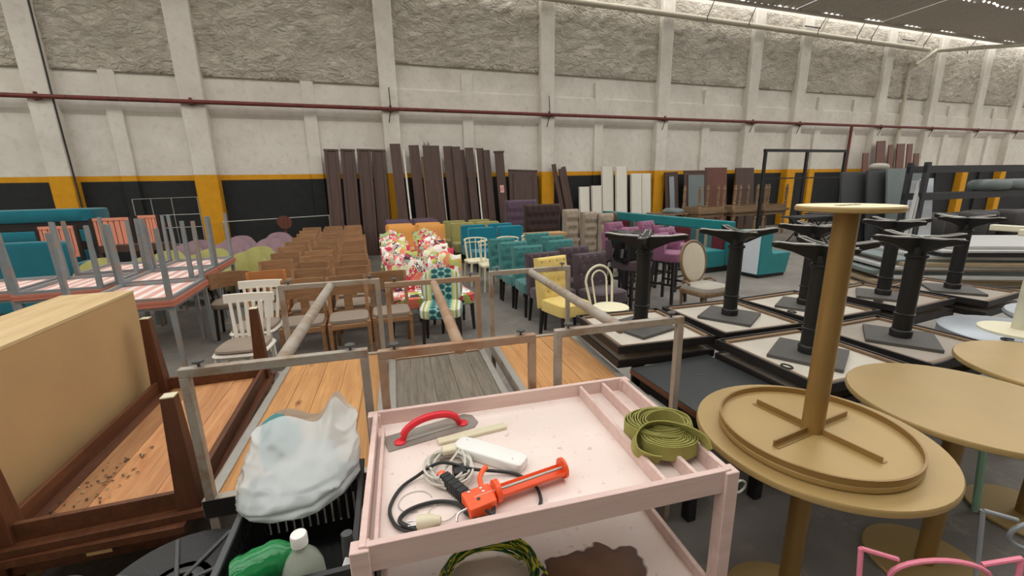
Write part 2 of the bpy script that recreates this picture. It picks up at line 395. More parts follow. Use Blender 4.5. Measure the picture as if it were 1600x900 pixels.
def arc(cx, cz, r, a0, a1, n, y=0): return [(cx + r * cos(a0 + (a1 - a0) * i / n), y, cz + r * sin(a0 + (a1 - a0) * i / n)) for i in range(n + 1)]

def ribbon(mb, pts, w, t, upf=None):
    P = [Vector(p) for p in pts]; k = len(P); vs = []; fs = []
    for i, p in enumerate(P):
        tg = (P[min(i + 1, k - 1)] - P[max(i - 1, 0)]).normalized()
        u = Vector(upf(i / (k - 1))) if upf else Vector((0, 0, 1))
        u = (u - tg * u.dot(tg)).normalized(); n = tg.cross(u)
        for a, b_ in ((-1, -1), (1, -1), (1, 1), (-1, 1)): vs.append(p + n * (a * t / 2) + u * (b_ * w / 2))
    for i in range(k - 1):
        for j in range(4): fs.append((i * 4 + j, i * 4 + (j + 1) % 4, i * 4 + 4 + (j + 1) % 4, i * 4 + 4 + j))
    fs += [(3, 2, 1, 0), tuple(range(4 * k - 4, 4 * k))]
    return mb.add(vs, fs)

# ================================================================== SETTING
struct('floor', MB().box(-16.3, 60.3, -5.3, 13.6, -.2, 0), 'floor', smooth=0)
wall = struct('wall_back', MB().box(-16, 60, 13.3, 13.6, 0, 7.9), 'wall', smooth=0)
struct('wall_front', MB().box(-16, 60, -5.3, -5, 0, 7.9), 'wall', smooth=0); struct('wall_left', MB().box(-16.3, -16, -5.3, 13.6, 0, 7.9), 'wall', smooth=0); struct('wall_right', MB().box(60, 60.3, -5.3, 13.6, 0, 7.9), 'wall', smooth=0)  # unseen enclosing walls, added to block sideways light so it falls from above
PIL = [-10.4, -6.5, -3.63, 1.02, 5.79, 10.12, 14.06, 16.46, 21.19, 24.62, 28.07, 31.3, 35.3, 39.5]
for i, x in enumerate(PIL):
    w_ = .26 if i < 3 and i != 1 else .23
    mb = MB(); zz = [0, 1.4, 2.8, 4.2, 5.6, 7.6]
    mb.box(x - w_, x + w_, 13.02, 13.32, 0, 7.7)
    obj('pilaster', mb, 'pilaster', wall, bevel=.03)
for x in (-8.3, -5.28, -1.05, 3.27, 7.72, 12.17, 17.85, 19.9, 22.9, 26.3, 29.8):
    obj('thin_pilaster', MB().box(x - .16, x + .16, 13.2, 13.32, 0, 4.62 if x < 1 else 5.0), 'pilaster' if 17 < x < 19 else 'wall', wall, bevel=.02)
for i in range(len(PIL) - 1):
    x0, x1 = PIL[i] + .2, PIL[i + 1] - .2; zb = 4.58 if PIL[i] < 1 else 5.17
    # rough upper plaster bay: displaced grid, hand-trowelled relief
    nx, nzr = max(8, int((x1 - x0) / .07)), int((7.7 - zb) / .07); vs = []; fs = []
    for r in range(nzr + 1):
        for c_ in range(nx + 1):
            x = x0 + (x1 - x0) * c_ / nx; z = zb + (7.7 - zb) * r / nzr
            d = .5 * abs(noise.noise(Vector((x * 2.3 + z * 1.1, i * 3.1, z * 4.2 - x * 1.6)))) + .35 * noise.noise(Vector((x * 1.0, 7 + i, z * 1.3)))
            e = min(1, (r) / 2, (nzr - r) / 2)
            vs.append((x, 13.20 - .17 * d * e, z))
    q = nx + 1
    for r in range(nzr):
        for c_ in range(nx): a = r * q + c_; fs.append((a, a + 1, a + q + 1, a + q))
    o = len(vs); vs += [(x0 + (x1 - x0) * c_ / nx, 13.31, zb) for c_ in range(q)]
    for c_ in range(nx): fs.append((c_ + 1, c_, o + c_, o + c_ + 1))
    obj('plaster_panel', MB().add(vs, fs), 'plaster', wall, smooth=80)
    obj('ledge', MB().add([(x0, 13.3, 3.62), (x1, 13.3, 3.62), (x1, 13.22, 3.72), (x0, 13.22, 3.72), (x1, 13.22, 4.5), (x0, 13.22, 4.5), (x1, 13.3, 4.56), (x0, 13.3, 4.56)],
        [(0, 1, 2, 3), (3, 2, 4, 5), (5, 4, 6, 7)]), 'wall', wall, smooth=0)
# roof sheets: daylight gap along the wall and a slit between the two seen rows; unseen rows and open bands placed so daylight comes from above
roof = struct('ceiling', MB().box(-12, 46, 12.25, 12.35, 7.42, 7.5), 'roof', smooth=0)
shm = {}
for row, (y0, y1) in enumerate(((10.16, 12.3), (8.8, 10.08), (2.4, 4.6), (-5, -2.2))):
    mb = MB(); n = 24
    prof = [(i / n * 1.16 - .58, .035 * cos(i / n * 2 * pi * 4)) for i in range(n + 1)]
    z0, z1 = (7.5 + (12.3 - y0) * .02, 7.5 + (12.3 - y1) * .02)
    vs = [(x, y0, z0 + z) for x, z in prof] + [(x, y1, z1 + z) for x, z in prof] + [(x, y0, z0 + z + .01) for x, z in prof] + [(x, y1, z1 + z + .01) for x, z in prof]
    q = n + 1; fs = []
    for i in range(n): fs += [(i, i + 1, q + i + 1, q + i), (2 * q + i, 3 * q + i, 3 * q + i + 1, 2 * q + i + 1)]
    shm[row] = me(mb.add(vs, fs), 'roof_sheet')
    for k in range(50):
        o = obj('roof_sheet', shm[row], 'roof', roof); o.location = (-11 + k * 1.1, 0, .05 * (k % 2) + random.uniform(-.01, .01))
for x in range(-10, 46, 5):
    obj('roof_beam', MB().box(x - .06, x + .06, -5, 12.9, 7.72, 7.84), 'roof', roof, smooth=0)
tag(obj('roof_pipe', MB().tube([(-14, 12.86, 7.1), (8, 12.86, 7.1), (23.2, 12.86, 7.02)], .085, 10), 'roof_pipe'), 'pale round pipe running along the top of the wall under the roof', 'pipe')
tag(obj('roof_pipe', MB().tube([(22.4, 12.75, 6.35), (23.6, 12.78, 7.0), (24.4, 12.4, 7.02), (28.5, 10.2, 7.05)], .075, 10), 'roof_pipe'), 'pale elbowed pipe turning away from the wall below the roof', 'pipe')
tag(obj('drain_pipe', MB().tube([(22.6, 12.94, 6.6), (22.6, 13.07, 6.2), (22.6, 13.07, 0)], .07, 10), 'roof_pipe'), 'pale vertical drain pipe on the white wall', 'pipe')
for k, (x, l) in enumerate(((11.4, .55), (13.2, .6), (16.5, .5), (18.6, .62), (19.4, .6), (22.6, .55), (25.6, .5))):
    tag(obj('pipe_hanger', MB().tube([(x, 12.72, 7.0), (x, 12.72, 7.12), (x + .1, 12.5, 7.1 + l)], .014, 6), 'cable'), 'thin wire hanger holding the pale pipe to the roof', 'hanger', 'roof pipe hangers')
for x in (16.9, 22.4):
    t = thing('roof_bracket', 'grey angled steel bracket where wall pipe meets the roof', 'bracket', (x, 12.75, 7.1), 0, 'roof brackets')
    obj('strut', MB().tube([(0, .25, -.1), (0, -.05, .48)], .035, 6), 'roof_pipe', t); obj('arm', MB().tube([(0, .2, .22), (-.8, .2, .22)], .022, 6), 'cable', t)
p = thing('red_pipe', 'dark red sprinkler pipe running the whole length of the wall', 'pipe', (0, 12.93, 3.93))
obj('pipe_run', MB().tube([(-15.9, 0, 0), (10, 0, .0), (46, 0, .05)], .05, 10), 'red_pipe', p)
obj('drop_pipe', MB().tube([(19.4, 0, 0), (19.4, 0, -1.9), (19.4, 0, -3.93)], .055, 10), 'red_pipe', p)
for x in PIL:
    obj('clamp', MB().tube([(x, -.0, -.09), (x, -.0, .09)], .035, 6).box(x - .08, x + .08, -.06, .06, -.065, -.05), 'red_pipe', p)
    if x > 0: obj('tie_wire', MB().tube([(x, .02, .06 if x > 9 else .55), (x, -.05, 0), (x - .06, .05, -.35)], .014, 5), 'cable', p)
tag(obj('wall_cable', MB().tube([(-6.24, 13.0, 7.6), (-6.25, 13.0, 4), (-6.2, 13.0, .3)], .018, 6), 'cable'), 'thin black cable running down beside a wall pilaster', 'cable')

# ================================================================== FOREGROUND
# ---- steel framed plank tables, one stacked upside down on another
def frame_table(label, group, plank_mat, steel, Wd=.685, Ln=1.46, leg=.57, top_leg=None, fw_=.665, fl=1.40):
    t = thing('frame_table', label, 'table', group=group)
    n = 5; pw = (Wd - .012) / n
    for i in range(n):
        x = -Wd / 2 + .006 + pw * i
        obj('plank', MB().box(x + .0012, x + pw - .0012, -Ln / 2 + .006, Ln / 2 - .006, -.028 - .001 * (i % 2), .0 - .001 * ((i * 7) % 3)), plank_mat, t, smooth=0)
    for sx in (-1, 1):
        obj('rim_strip', MB().box(sx * (Wd / 2 - .02) - .02, sx * (Wd / 2 - .02) + .02, -Ln / 2, Ln / 2, 0, .010), 'zinc', t, smooth=0)
        obj('rim_edge', MB().box(sx * (Wd / 2) - .003, sx * (Wd / 2) + .003, -Ln / 2, Ln / 2, -.03, .010), steel, t, smooth=0)
        obj('end_strip', MB().box(-Wd / 2 + .04, Wd / 2 - .04, sx * (Ln / 2 - .02) - .02, sx * (Ln / 2 - .02) + .02, 0, .010), steel, t, smooth=0)
        obj('end_edge', MB().box(-Wd / 2, Wd / 2, sx * (Ln / 2) - .003, sx * (Ln / 2) + .003, -.03, .010), 'black_wood', t, smooth=0)
    a = .016
    for sy in (-1, 1):
        y = sy * fl / 2
        for sx in (-1, 1):
            x = sx * (fw_ / 2 - a)
            obj('leg', MB().box(x - a, x + a, y - a, y + a, .008, leg - .036), steel, t, bevel=.002)
            g = obj('glide', MB().lathe([(.005, 0), (.005, .016), (.02, .017), (.02, .024), (.012, .028)], 12, (x - sx * .05, y, leg)), 'plate_iron', t)
        obj('end_rail', MB().box(-fw_ / 2, fw_ / 2, y - a, y + a, leg - .036, leg), steel, t, bevel=.003)
    obj('centre_tube', MB().tube([(0, -fl / 2, leg - .03), (0, fl / 2, leg - .03)], .027, 12), steel, t)
    return t
rzT = radians(-4.2)
specs = [((-.31, 2.47), 'pine', 'steel', 'upside-down steel-framed table with orange pine planks behind the plastic bag', 1.42),
         ((.385, 2.315), 'pine_grey', 'steel_b', 'upside-down steel-framed table with weathered grey planks', 1.30),
         ((1.15, 2.335), 'pine', 'steel', 'upside-down steel-framed table with orange planks beside the black tables', 1.42)]
under = ['steel-framed plank table standing under the orange one behind the plastic bag', 'steel-framed plank table standing under the weathered grey one', 'steel-framed plank table standing under the orange one beside the black tables']
for i, ((x, y), pm, sm, lb, fl) in enumerate(specs):
    t = frame_table(lb, 'steel framed plank tables', pm, sm, fl=fl, Ln=fl + .034); t.location = (x, y, .625); t.rotation_euler = (0, 0, rzT)
    u = dup(t, (x, y, .566), rzT, under[i]); u.rotation_euler = (pi, 0, rzT)
# ---- wooden table upside down, on top of another
def wood_table(label, Wd=.76, Ln=1.58, leg=.536, pm=('tan_plank', 'red_wood_y')):
    t = thing('wooden_table', label, 'table', group='dark wooden tables')
    n = 6; pw = Wd / n
    for i in range(n):
        x = -Wd / 2 + pw * i
        obj('plank', MB().box(x + .001, x + pw - .001, -Ln / 2, Ln / 2, -.03, -.001 * (i % 3)), pm[0] if i not in (0, 5) else pm[1], t, smooth=0)
    ax, ay = Wd / 2 - .055, Ln / 2 - .06
    for s_ in (-1, 1):
        obj('edge_trim', MB().box(-Wd / 2 - .002, Wd / 2 + .002, s_ * (Ln / 2 - .024) - .027, s_ * (Ln / 2 - .024) + .027, -.032, .003), 'red_wood_y', t, smooth=0)
    for sx in (-1, 1):
        obj('apron', MB().box(sx * ax - .012, sx * ax + .012, -ay, ay, 0, .085), 'red_wood_y', t, bevel=.002)
        obj('apron', MB().box(-ax, ax, sx * ay - .012, sx * ay + .012, 0, .085), 'red_wood_y', t, bevel=.002)
    for sx in (-1, 1):
        for sy in (-1, 1):
            l_ = obj('leg', MB().taper((sx * (ax - .01), sy * (ay - .01), 0), (sx * (ax - .005), sy * (ay - .005), leg), .046, .026), 'red_wood', t, smooth=0, bevel=.003)
            obj('leg_tip', MB().box(sx * (ax - .005) - .0255, sx * (ax - .005) + .0255, sy * (ay - .005) - .0255, sy * (ay - .005) + .0255, leg - .001, leg + .004), 'ivory', l_, smooth=0)
    return t
wt = wood_table('dark wooden table lying upside down with leaf litter on its underside', Wd=.79, leg=.55); wt.location = (-1.185, 2.82, .42); wt.rotation_euler = (0, 0, radians(-1.2))
w2 = wood_table('dark wooden table standing beneath the upside-down one with leaf litter', leg=.352, pm=('red_wood_y', 'red_wood_y')); w2.location = (-1.21, 2.80, .355); w2.rotation_euler = (pi, 0, radians(-3.6))
obj('patch', MB().box(.02, .11, .7895, .7915, .004, .022), 'tape', w2, smooth=0)
mb = MB(); mp_ = MB()
for i in range(70):
    k = random.random(); x = -.24 + random.gauss(0, .09) + .1 * k; y = -.42 + random.gauss(0, .16) + .1 * k
    if not (-.31 < x < .31 and -.7 < y < .7): continue
    M_ = T(x, y, .003 + random.random() * .004) @ RZ(random.uniform(0, 6.3)) @ Matrix.Rotation(random.uniform(-.5, .5), 4, 'X')
    s_ = random.uniform(.005, .016)
    (mb if i % 4 else mp_).add([(-s_, 0, 0), (0, -s_ * .5, .002), (s_, 0, 0), (0, s_ * .5, .002), (0, 0, .004)], [(0, 1, 4), (1, 2, 4), (2, 3, 4), (3, 0, 4), (3, 2, 1, 0)], M_)
o = obj('leaf_litter', mb, 'leaf', None, smooth=0); o['kind'] = 'stuff'; tag(o, 'dry brown leaf crumbs scattered on the upturned wooden table', 'leaves'); o.matrix_world = wt.matrix_basis
o = obj('leaf_litter', mp_, 'leaf_pale', None, smooth=0); o['kind'] = 'stuff'; tag(o, 'pale dry leaf crumbs scattered on the upturned wooden table', 'leaves'); o.matrix_world = wt.matrix_basis
# ---- tall plywood box
t = thing('plywood_box', 'tall tan plywood box with a pale wood-grain top', 'box', (-1.865, 2.6, 0), radians(-1.8))
obj('side_panel', MB().box(.19, .208, -1.1, 1.15, 0, 1.122), 'box_ply', t, smooth=0, bevel=.002)
obj('side_panel', MB().box(-.208, -.19, -1.1, 1.15, 0, 1.122), 'box_ply', t, smooth=0, bevel=.002)
obj('end_panel', MB().box(-.19, .19, 1.13, 1.15, 0, 1.122), 'box_ply', t, smooth=0)
obj('end_panel', MB().box(-.19, .19, -1.1, -1.08, 0, 1.122), 'box_ply', t, smooth=0)
obj('top_panel', MB().box(-.21, .21, -1.102, 1.152, 1.122, 1.142), 'box_top', t, smooth=0, bevel=.002)

# ---- pink two-tier trolley
CART = T(.493, 1.266, 0) @ RZ(radians(-4.8))
t = thing('pink_trolley', 'pale pink painted wooden trolley with two trays', 'trolley', (.493, 1.266, 0), radians(-4.8))
def tray(zf, h, div, fm):
    tr = obj('tray_floor', MB().box(-.54, .54, -.335, .335, zf - .012, zf), fm, t, smooth=0)
    for sx in (-1, 1):
        obj('rim_board', MB().box(sx * .546 - .009, sx * .546 + .009, -.345, .345, zf - .014, zf + h), 'pink_wood', t, bevel=.002)
        obj('rim_board', MB().box(-.537, .537, sx * .338 - .010, sx * .338 + .010, zf - .022, zf + h), 'pink_wood', t, bevel=.002)
    if div:
        for x in (.335, .445): obj('divider', MB().box(x - .007, x + .007, -.327, .327, zf, zf + h - .008), 'pink_wood', t, bevel=.002)
        obj('inner_lip', MB().box(-.523, -.511, -.327, .25, zf, zf + .034), 'pink_wood', t, bevel=.002)
tray(.895, .058, True, 'pink_board'); tray(.445, .045, False, 'pink_shelf')
for sx in (-1, 1):
    for sy in (-1, 1):
        lg = obj('leg', MB().box(sx * .553 - .024, sx * .553 + .024, sy * .335 - .022, sy * .335 + .022, .06, .947), 'pink_wood', t, bevel=.003)
        obj('caster', MB().tube([(sx * .553 - .012, sy * .335, .032), (sx * .553 + .012, sy * .335, .032)], .032, 16).box(sx * .553 - .018, sx * .553 + .018, sy * .335 - .018, sy * .335 + .018, .05, .062), 'black_rubber', lg)
ZT = .896
# plastering trowel
t = thing('plastering_trowel', 'steel plastering trowel with a bright red arched handle', 'trowel', (.185, 1.515, ZT), radians(10))
obj('blade', MB().prism([(-.185, -.045), (.15, -.058), (.178, -.03), (.178, .03), (.15, .058), (-.185, .058)], 0, .003), 'steel_blade', t, smooth=0)
pts = [(-.125, -.01, .008), (-.115, -.01, .03)] + [(-.012 + .11 * cos(a), -.01, .02 + .055 * sin(a)) for a in [pi - .25 - i * (pi - .5) / 14 for i in range(15)]] + [(.095, -.01, .03), (.105, -.01, .008)]
obj('handle', MB().tube(pts, [.011, .012] + [.0145] * 15 + [.012, .011], 10), 'red_plastic', t)
for x in (-.135, .118): obj('handle_foot', MB().lathe([(.022, 0), (.022, .005), (.014, .011)], 14, (x, -.01, .003)), 'red_plastic', t)
obj('mount_bar', MB().box(-.15, .13, -.018, -.002, .003, .006), 'zinc', t, smooth=0)
# wooden stick, power strip, cable coil
tag(obj('paint_stick', MB().box(-.135, .135, -.018, .018, 0, .012), 'ivory', bevel=.002), 'flat ivory wooden stick beside the red-handled trowel', 'stick').matrix_world = T(.322, 1.437, ZT) @ RZ(radians(3))
t = thing('power_strip', 'white plastic power strip lying in the pink tray', 'power strip', (.342, 1.272, ZT), radians(-46))
obj('housing', MB().cushion((0, 0, .019), (.275, .076, .04), .28, 28, 10), 'white_plastic', t)
for k in range(4): obj('screw', MB().lathe([(.0022, 0), (.0022, .0006)], 8, (-.10 + k * .066, .014 * (-1) ** k, .0382)), 'black_plastic', t, smooth=0)
pts = []
for i in range(230):
    a = i / 30 * 2 * pi; k = i / 230
    r_ = .066 + .016 * sin(i * .37) * .6 + .008 * cos(a * .5 + 1); pts.append((.196 + r_ * cos(a) * 1.02, 1.25 + r_ * sin(a) * 1.25, ZT + .005 + .033 * ((k * 3) % 1)))
pts += [(.262, 1.34, ZT + .03), (.275, 1.352, ZT + .02)]
t = thing('extension_cable', 'coiled white extension cable in the pink tray', 'cable', (0, 0, 0)); obj('coil', MB().tube(pts, .0042, 6), 'white_cable', t)
obj('cable_tie', MB().box(.185, .235, 1.305, 1.345, ZT + .026, ZT + .046), 'ivory', t, bevel=.006)
obj('plug_block', MB().box(.20, .245, 1.185, 1.235, ZT, ZT + .04), 'black_plastic', t, bevel=.008)
# black hose cable
def smoothpath(P, n=8):
    P = [Vector(p) for p in P]; out = []
    for i in range(len(P) - 1):
        a, b_, c_, d = P[max(i - 1, 0)], P[i], P[i + 1], P[min(i + 2, len(P) - 1)]
        for k in range(n):
            u = k / n; out.append(.5 * ((2 * b_) + (c_ - a) * u + (2 * a - 5 * b_ + 4 * c_ - d) * u * u + (3 * b_ - a - 3 * c_ + d) * u ** 3))
    return out + [P[-1]]
bc = [(.404, .978, .905), (.43, 1.02, .905), (.434, 1.09, .903), (.386, 1.16, .905), (.264, 1.20, .925), (.167, 1.243, .945), (.084, 1.247, .91), (.03, 1.215, .903), (-.005, 1.14, .903), (.004, 1.07, .905), (.035, 1.035, .904), (.085, 1.012, .904), (.15, 1.0, .906)]
bc2 = [(.06, 1.02, .913), (.018, 1.065, .914), (.05, 1.112, .905), (.125, 1.118, .905), (.186, 1.085, .907), (.205, 1.03, .912), (.24, .985, .905), (.27, 1.0, .906)]
t = thing('black_cable', 'black power cord with a dirty ivory two-pin plug in the pink tray', 'cord')
obj('cord', MB().tube(smoothpath(bc), .0055, 8), 'black_rubber', t); obj('cord', MB().tube(smoothpath(bc2), .0065, 8), 'black_rubber', t)
pl = obj('plug', MB().lathe([(.019, -.03), (.021, -.022), (.021, .008), (.015, .022), (.013, .034), (.008, .038)], 14, (0, 0, 0), T(.092, 1.032, ZT + .022) @ RZ(radians(-12)) @ Matrix.Rotation(pi / 2, 4, 'Y')), 'ivory', t)
for dy in (-.009, .009): obj('pin', MB().tube([(.064, 1.039 + dy, ZT + .022), (.038, 1.044 + dy, ZT + .022)], .0024, 8), 'chrome', pl)
for k, c_ in enumerate(((.07, 1.15, .05), (.14, 1.075, .042))):
    tag(obj('wire_loop', MB().tube([(c_[0] + c_[2] * cos(a), c_[1] + c_[2] * .9 * sin(a), ZT + .002 + .002 * k) for a in [i * .25 + k for i in range(20)]], .0011, 5), 'zinc'), 'thin bent wire loop lying near the ivory plug', 'wire', 'bent wire loops')
tag(obj('clear_ring', MB().tube([(1.092 + .028 * cos(a), .905, .845 + .022 * sin(a)) for a in [i * pi / 10 for i in range(20)]], .004, 6, True), 'bottle_clear'), 'clear plastic ring hooked on the trolley leg', 'ring')
# caulking gun
t = thing('caulking_gun', 'orange caulking gun with black ribbed grip in the pink tray', 'caulking gun', (.252, 1.06, ZT + .012), radians(6.5))
vs = []; fs = []
for i in range(2):
    x = .05 + i * .235
    for j in range(11):
        a = pi * .08 + j / 10 * pi * .95
        for r_ in (.027, .030): vs.append((x, r_ * cos(a), .022 - r_ * sin(a) * .75 + .004))
for j in range(10):
    a = j * 2; fs += [(a, a + 2, 22 + a + 2, 22 + a), (a + 1, 22 + a + 1, 22 + a + 3, a + 3), ]
for i in range(2): fs += [(22 * i + j * 2, 22 * i + j * 2 + 1, 22 * i + j * 2 + 3, 22 * i + j * 2 + 2) for j in range(10)]
fs += [(0, 1, 23, 22), (20, 42, 43, 21)]
obj('cradle', MB().add(vs, fs), 'orange_plastic', t)
obj('front_plate', MB().tube([(.283, 0, .024), (.292, 0, .024)], .033, 18), 'orange_plastic', t); obj('back_ring', MB().tube([(.045, 0, .024), (.06, 0, .024)], .034, 18), 'orange_plastic', t)
obj('push_rod', MB().tube([(-.02, -.004, .03), (.285, -.004, .03)], .0045, 8), 'zinc', t)
bd = obj('body', MB().prism([(-.05, -.05), (.035, -.045), (.045, .0), (.04, .035), (-.05, .03)], 0, .034), 'orange_plastic', t, smooth=0, bevel=.004)
for x, y in ((-.028, .022), (.01, .022), (.012, .006)): obj('rivet', MB().lathe([(.005, 0), (.005, .002), (.002, .0035)], 10, (x, y, .034)), 'chrome', bd)
obj('pivot_hole', MB().lathe([(.006, 0), (.006, .0006)], 12, (-.012, -.018, .0342)), 'black_plastic', bd)
gr = MB(); 
for k in range(11):
    u = k / 10; gr.box(-.016, .016, u * .115 - .004, u * .115 + .0045, -.004 - .001, .032 + .0015 * (k % 2), T(-.034, .03, 0) @ RZ(radians(17)))
gr.box(-.0145, .0145, 0, .12, -.003, .031, T(-.034, .03, 0) @ RZ(radians(17)))
g_ = obj('grip', gr, 'black_rubber', t, bevel=.002); obj('grip_end', MB().box(-.013, .013, .115, .142, 0, .028, T(-.034, .03, 0) @ RZ(radians(17))), 'orange_plastic', g_, bevel=.004)
obj('trigger', MB().tube(smoothpath([(.01, .025, .02), (.022, .05, .022), (.03, .08, .024), (.05, .105, .024), (.068, .118, .024)], 5), .0085, 8), 'orange_plastic', t)
obj('hook', MB().tube(smoothpath([(-.045, -.025, .02), (-.075, -.028, .018), (-.09, -.05, .012), (-.082, -.085, .006), (-.06, -.097, .004), (-.045, -.088, .004)], 5), .0035, 6), 'chrome', t)
obj('release_lever', MB().tube([(.0, -.045, .012), (.02, -.085, .004)], .006, 6).tube([(.025, -.045, .012), (.0, -.09, .004)], .006, 6), 'black_rubber', t)
obj('label_strip', MB().box(.075, .125, .0296, .0302, .012, .020), 'white_plastic', t, smooth=0)
# webbing strap
t = thing('webbing_strap', 'rolled olive green webbing strap in the trolley tray', 'strap', (.935, 1.115, .957), radians(-20))
mb = MB()
for k in range(9):
    R_ = .118 - .0062 * k
    ribbon(mb, [(R_ * cos(a) + .003 * k, R_ * .84 * sin(a) + .03, .006 * sin(a * 2 + k * .7) + .004 * (k % 3)) for a in [i * 2 * pi / 40 + k for i in range(41)]], .056, .0042)
obj('outer_wraps', mb, 'strap', t, smooth=60)
mb = MB()
for k in range(9):
    R_ = .078 - .0065 * k
    ribbon(mb, [(R_ * 1.2 * cos(a) + .012, R_ * .8 * sin(a) - .055, -.006 + .003 * (k % 2)) for a in [i * 2 * pi / 36 + k for i in range(37)]], .052, .0042)
obj('inner_roll', mb, 'strap', t, smooth=60)
lp = [(.128, -.10, -.004), (.118, -.075, .022), (.075, -.04, .036), (.0, -.012, .042), (-.065, -.02, .038), (-.108, -.055, .016), (-.112, -.098, -.006), (-.075, -.122, -.016), (-.04, -.126, -.02)]
obj('loose_end', ribbon(MB(), smoothpath(lp, 6), .05, .0042, lambda u: (.1, -.55 + .1 * u, .75)), 'strap', t, smooth=60)
# earth cable coil on the lower shelf
pts = []
for i in range(300):
    a = i / 30 * 2 * pi; r_ = .145 + .03 * sin(i * .21) + .01 * sin(a * .7); pts.append((.30 + r_ * cos(a) * 1.1, 1.16 + r_ * sin(a) * .95, .452 + .085 * (((i * 37) % 300) / 300 * .4 + i / 300 * .6)))
pts += smoothpath([pts[-1], (.46, 1.2, .52), (.50, 1.12, .48), (.49, 1.02, .455)], 6)[1:]
tag(obj('earth_cable', MB().tube(pts, .0068, 6), 'earth_cable'), 'coil of green and yellow striped cable on the lower trolley shelf', 'cable')

# ---- crates, bag and bottles left of the trolley
def crate(label, z, h):
    t = thing('plastic_crate', label, 'crate', (-.275, 1.275, z), radians(-3), 'black plastic crates')
    hx, hy = .172, .235
    obj('base', MB().box(-hx, hx, -hy, hy, 0, .012), 'black_plastic', t, smooth=0)
    for sx in (-1, 1):
        a = MB(); b_ = MB()
        for mbx, half, fixed, vert in ((a, hy, sx * hx, 'x'), (b_, hx, sx * hy, 'y')):
            def B(u0, u1, z0, z1):
                if vert == 'x': mbx.box(fixed - .006, fixed + .006, u0, u1, z0, z1)
                else: mbx.box(u0, u1, fixed - .006, fixed + .006, z0, z1)
            B(-half, half, 0, .07); B(-half, half, h - .03, h); B(-half, half, h - .085, h - .07); n = int(half * 2 / .026)
            for k in range(n + 1): u = -half + k * 2 * half / n; B(u - .007, u + .007, h - .07, h - .03); B(u - .009, u + .009, .07, h - .085)
        obj('side_wall', a, 'black_plastic', t, smooth=0); obj('end_wall', b_, 'black_plastic', t, smooth=0)
        obj('rim', MB().box(sx * (hx + .004) - .009, sx * (hx + .004) + .009, -hy - .01, hy + .01, h - .004, h + .008), 'grey_plastic' if sx < 0 else 'black_plastic', t, bevel=.002)
        obj('rim', MB().box(-hx, hx, sx * (hy + .004) - .009, sx * (hy + .004) + .009, h - .004, h + .008), 'black_plastic', t, bevel=.002)
    return t
crate('black slotted plastic crate holding the bottles and the white bag', .545, .295)
crate('black slotted plastic crate stacked under the one holding the bottles', .245, .295)
tag(obj('crate_stand', MB().box(-.45, -.11, 1.03, 1.5, .12, .24).box(-.43, -.39, 1.05, 1.48, 0, .12).box(-.17, -.13, 1.05, 1.48, 0, .12), 'red_wood_y', bevel=.003), 'low wooden stand under the stacked black crates', 'stand')
# plastic bag: closed film body with two handle ears
vs = []; fs = []; nu, nv = 120, 64; BC = Vector((-.300, 1.42, .785))
for i in range(nv + 1):
    v_ = i / nv
    for j in range(nu):
        a = 2 * pi * j / nu; cx, sy_ = cos(a), sin(a)
        prof = (sin(min(1, v_ / .34) * pi / 2) ** .6) * (1 - .10 * max(0, v_ - .4) / .6)
        rx, ry = .185 * prof, .165 * prof * (1 - .80 * max(0, (v_ - .42) / .58) ** 1.2)
        up_ = max(0, (v_ - .74) / .26)
        earR = math.exp(-((cx - .62) / .26) ** 2); earL = math.exp(-((cx + .42) / .45) ** 2)
        z = .25 * v_ + up_ * (.085 * earR + .045 * earL - .015)
        p_ = Vector((rx * cx, ry * sy_, z))
        n1 = noise.noise(p_ * 7 + Vector((3, 1, 2)))
        n2 = 1 - abs(noise.noise(Vector((p_.x * 9 + p_.z * 11, p_.y * 9, p_.z * 13 - p_.x * 6)))) * 2
        n3 = 1 - abs(noise.noise(Vector((p_.x * 22 - p_.z * 14, p_.y * 20 + 5, p_.z * 18)))) * 2
        k = 1 + (.075 * n1 + .03 * n2 + .035 * max(0, n2) ** 3 + .010 * n3 + .012 * max(0, n3) ** 3 - .045 - .05 * math.exp(-((v_ - .33 - .05 * cx) / .03) ** 2)) * min(1, v_ * 4)
        p_ = Vector((p_.x * k, p_.y * k + .13 * v_ * v_, p_.z + .014 * n1 * (v_ > .5)))
        p_.x += .045 * v_
        vs.append(BC + p_)
for i in range(nv):
    for j in range(nu): fs.append((i * nu + j, i * nu + (j + 1) % nu, (i + 1) * nu + (j + 1) % nu, (i + 1) * nu + j))
fs.append(tuple(range(nu))[::-1])
t = thing('plastic_bag', 'crumpled translucent white plastic carrier bag sitting on black crate', 'bag', BC)
o = obj('film', MB().add([Vector(q) - BC for q in vs], fs), 'bag_film', t, smooth=50)
mb = MB().cushion((-.345, 1.52, .95), (.13, .14, .16), .8, 18, 10); 
mb.v = [tuple(Vector(q) * (1 + .05 * noise.noise(Vector(q) * 18))) for q in mb.v]
tag(obj('teal_cloth', mb, 'teal_cloth'), 'teal cloth bundle showing through the plastic bag', 'cloth')
tag(obj('paper_bundle', MB().cushion((-.26, 1.47, .90), (.20, .18, .12), .7, 18, 10), 'greyseat'), 'pale bundle inside the translucent plastic bag', 'bundle')
t = thing('clear_bottle', 'clear plastic bottle with a white screw cap standing in crate', 'bottle', (-.245, 1.105, .56))
obj('bottle_body', MB().lathe([(.03, 0), (.052, .008), (.054, .03), (.051, .1), (.054, .16), (.055, .22), (.052, .26), (.04, .29), (.022, .315), (.017, .325), (.017, .345)], 28), 'bottle_clear', t)
cp = obj('cap', MB().lathe([(.0215, 0), (.0215, .028), (.0195, .033)], 24, (0, 0, .332)), 'white_plastic', t)
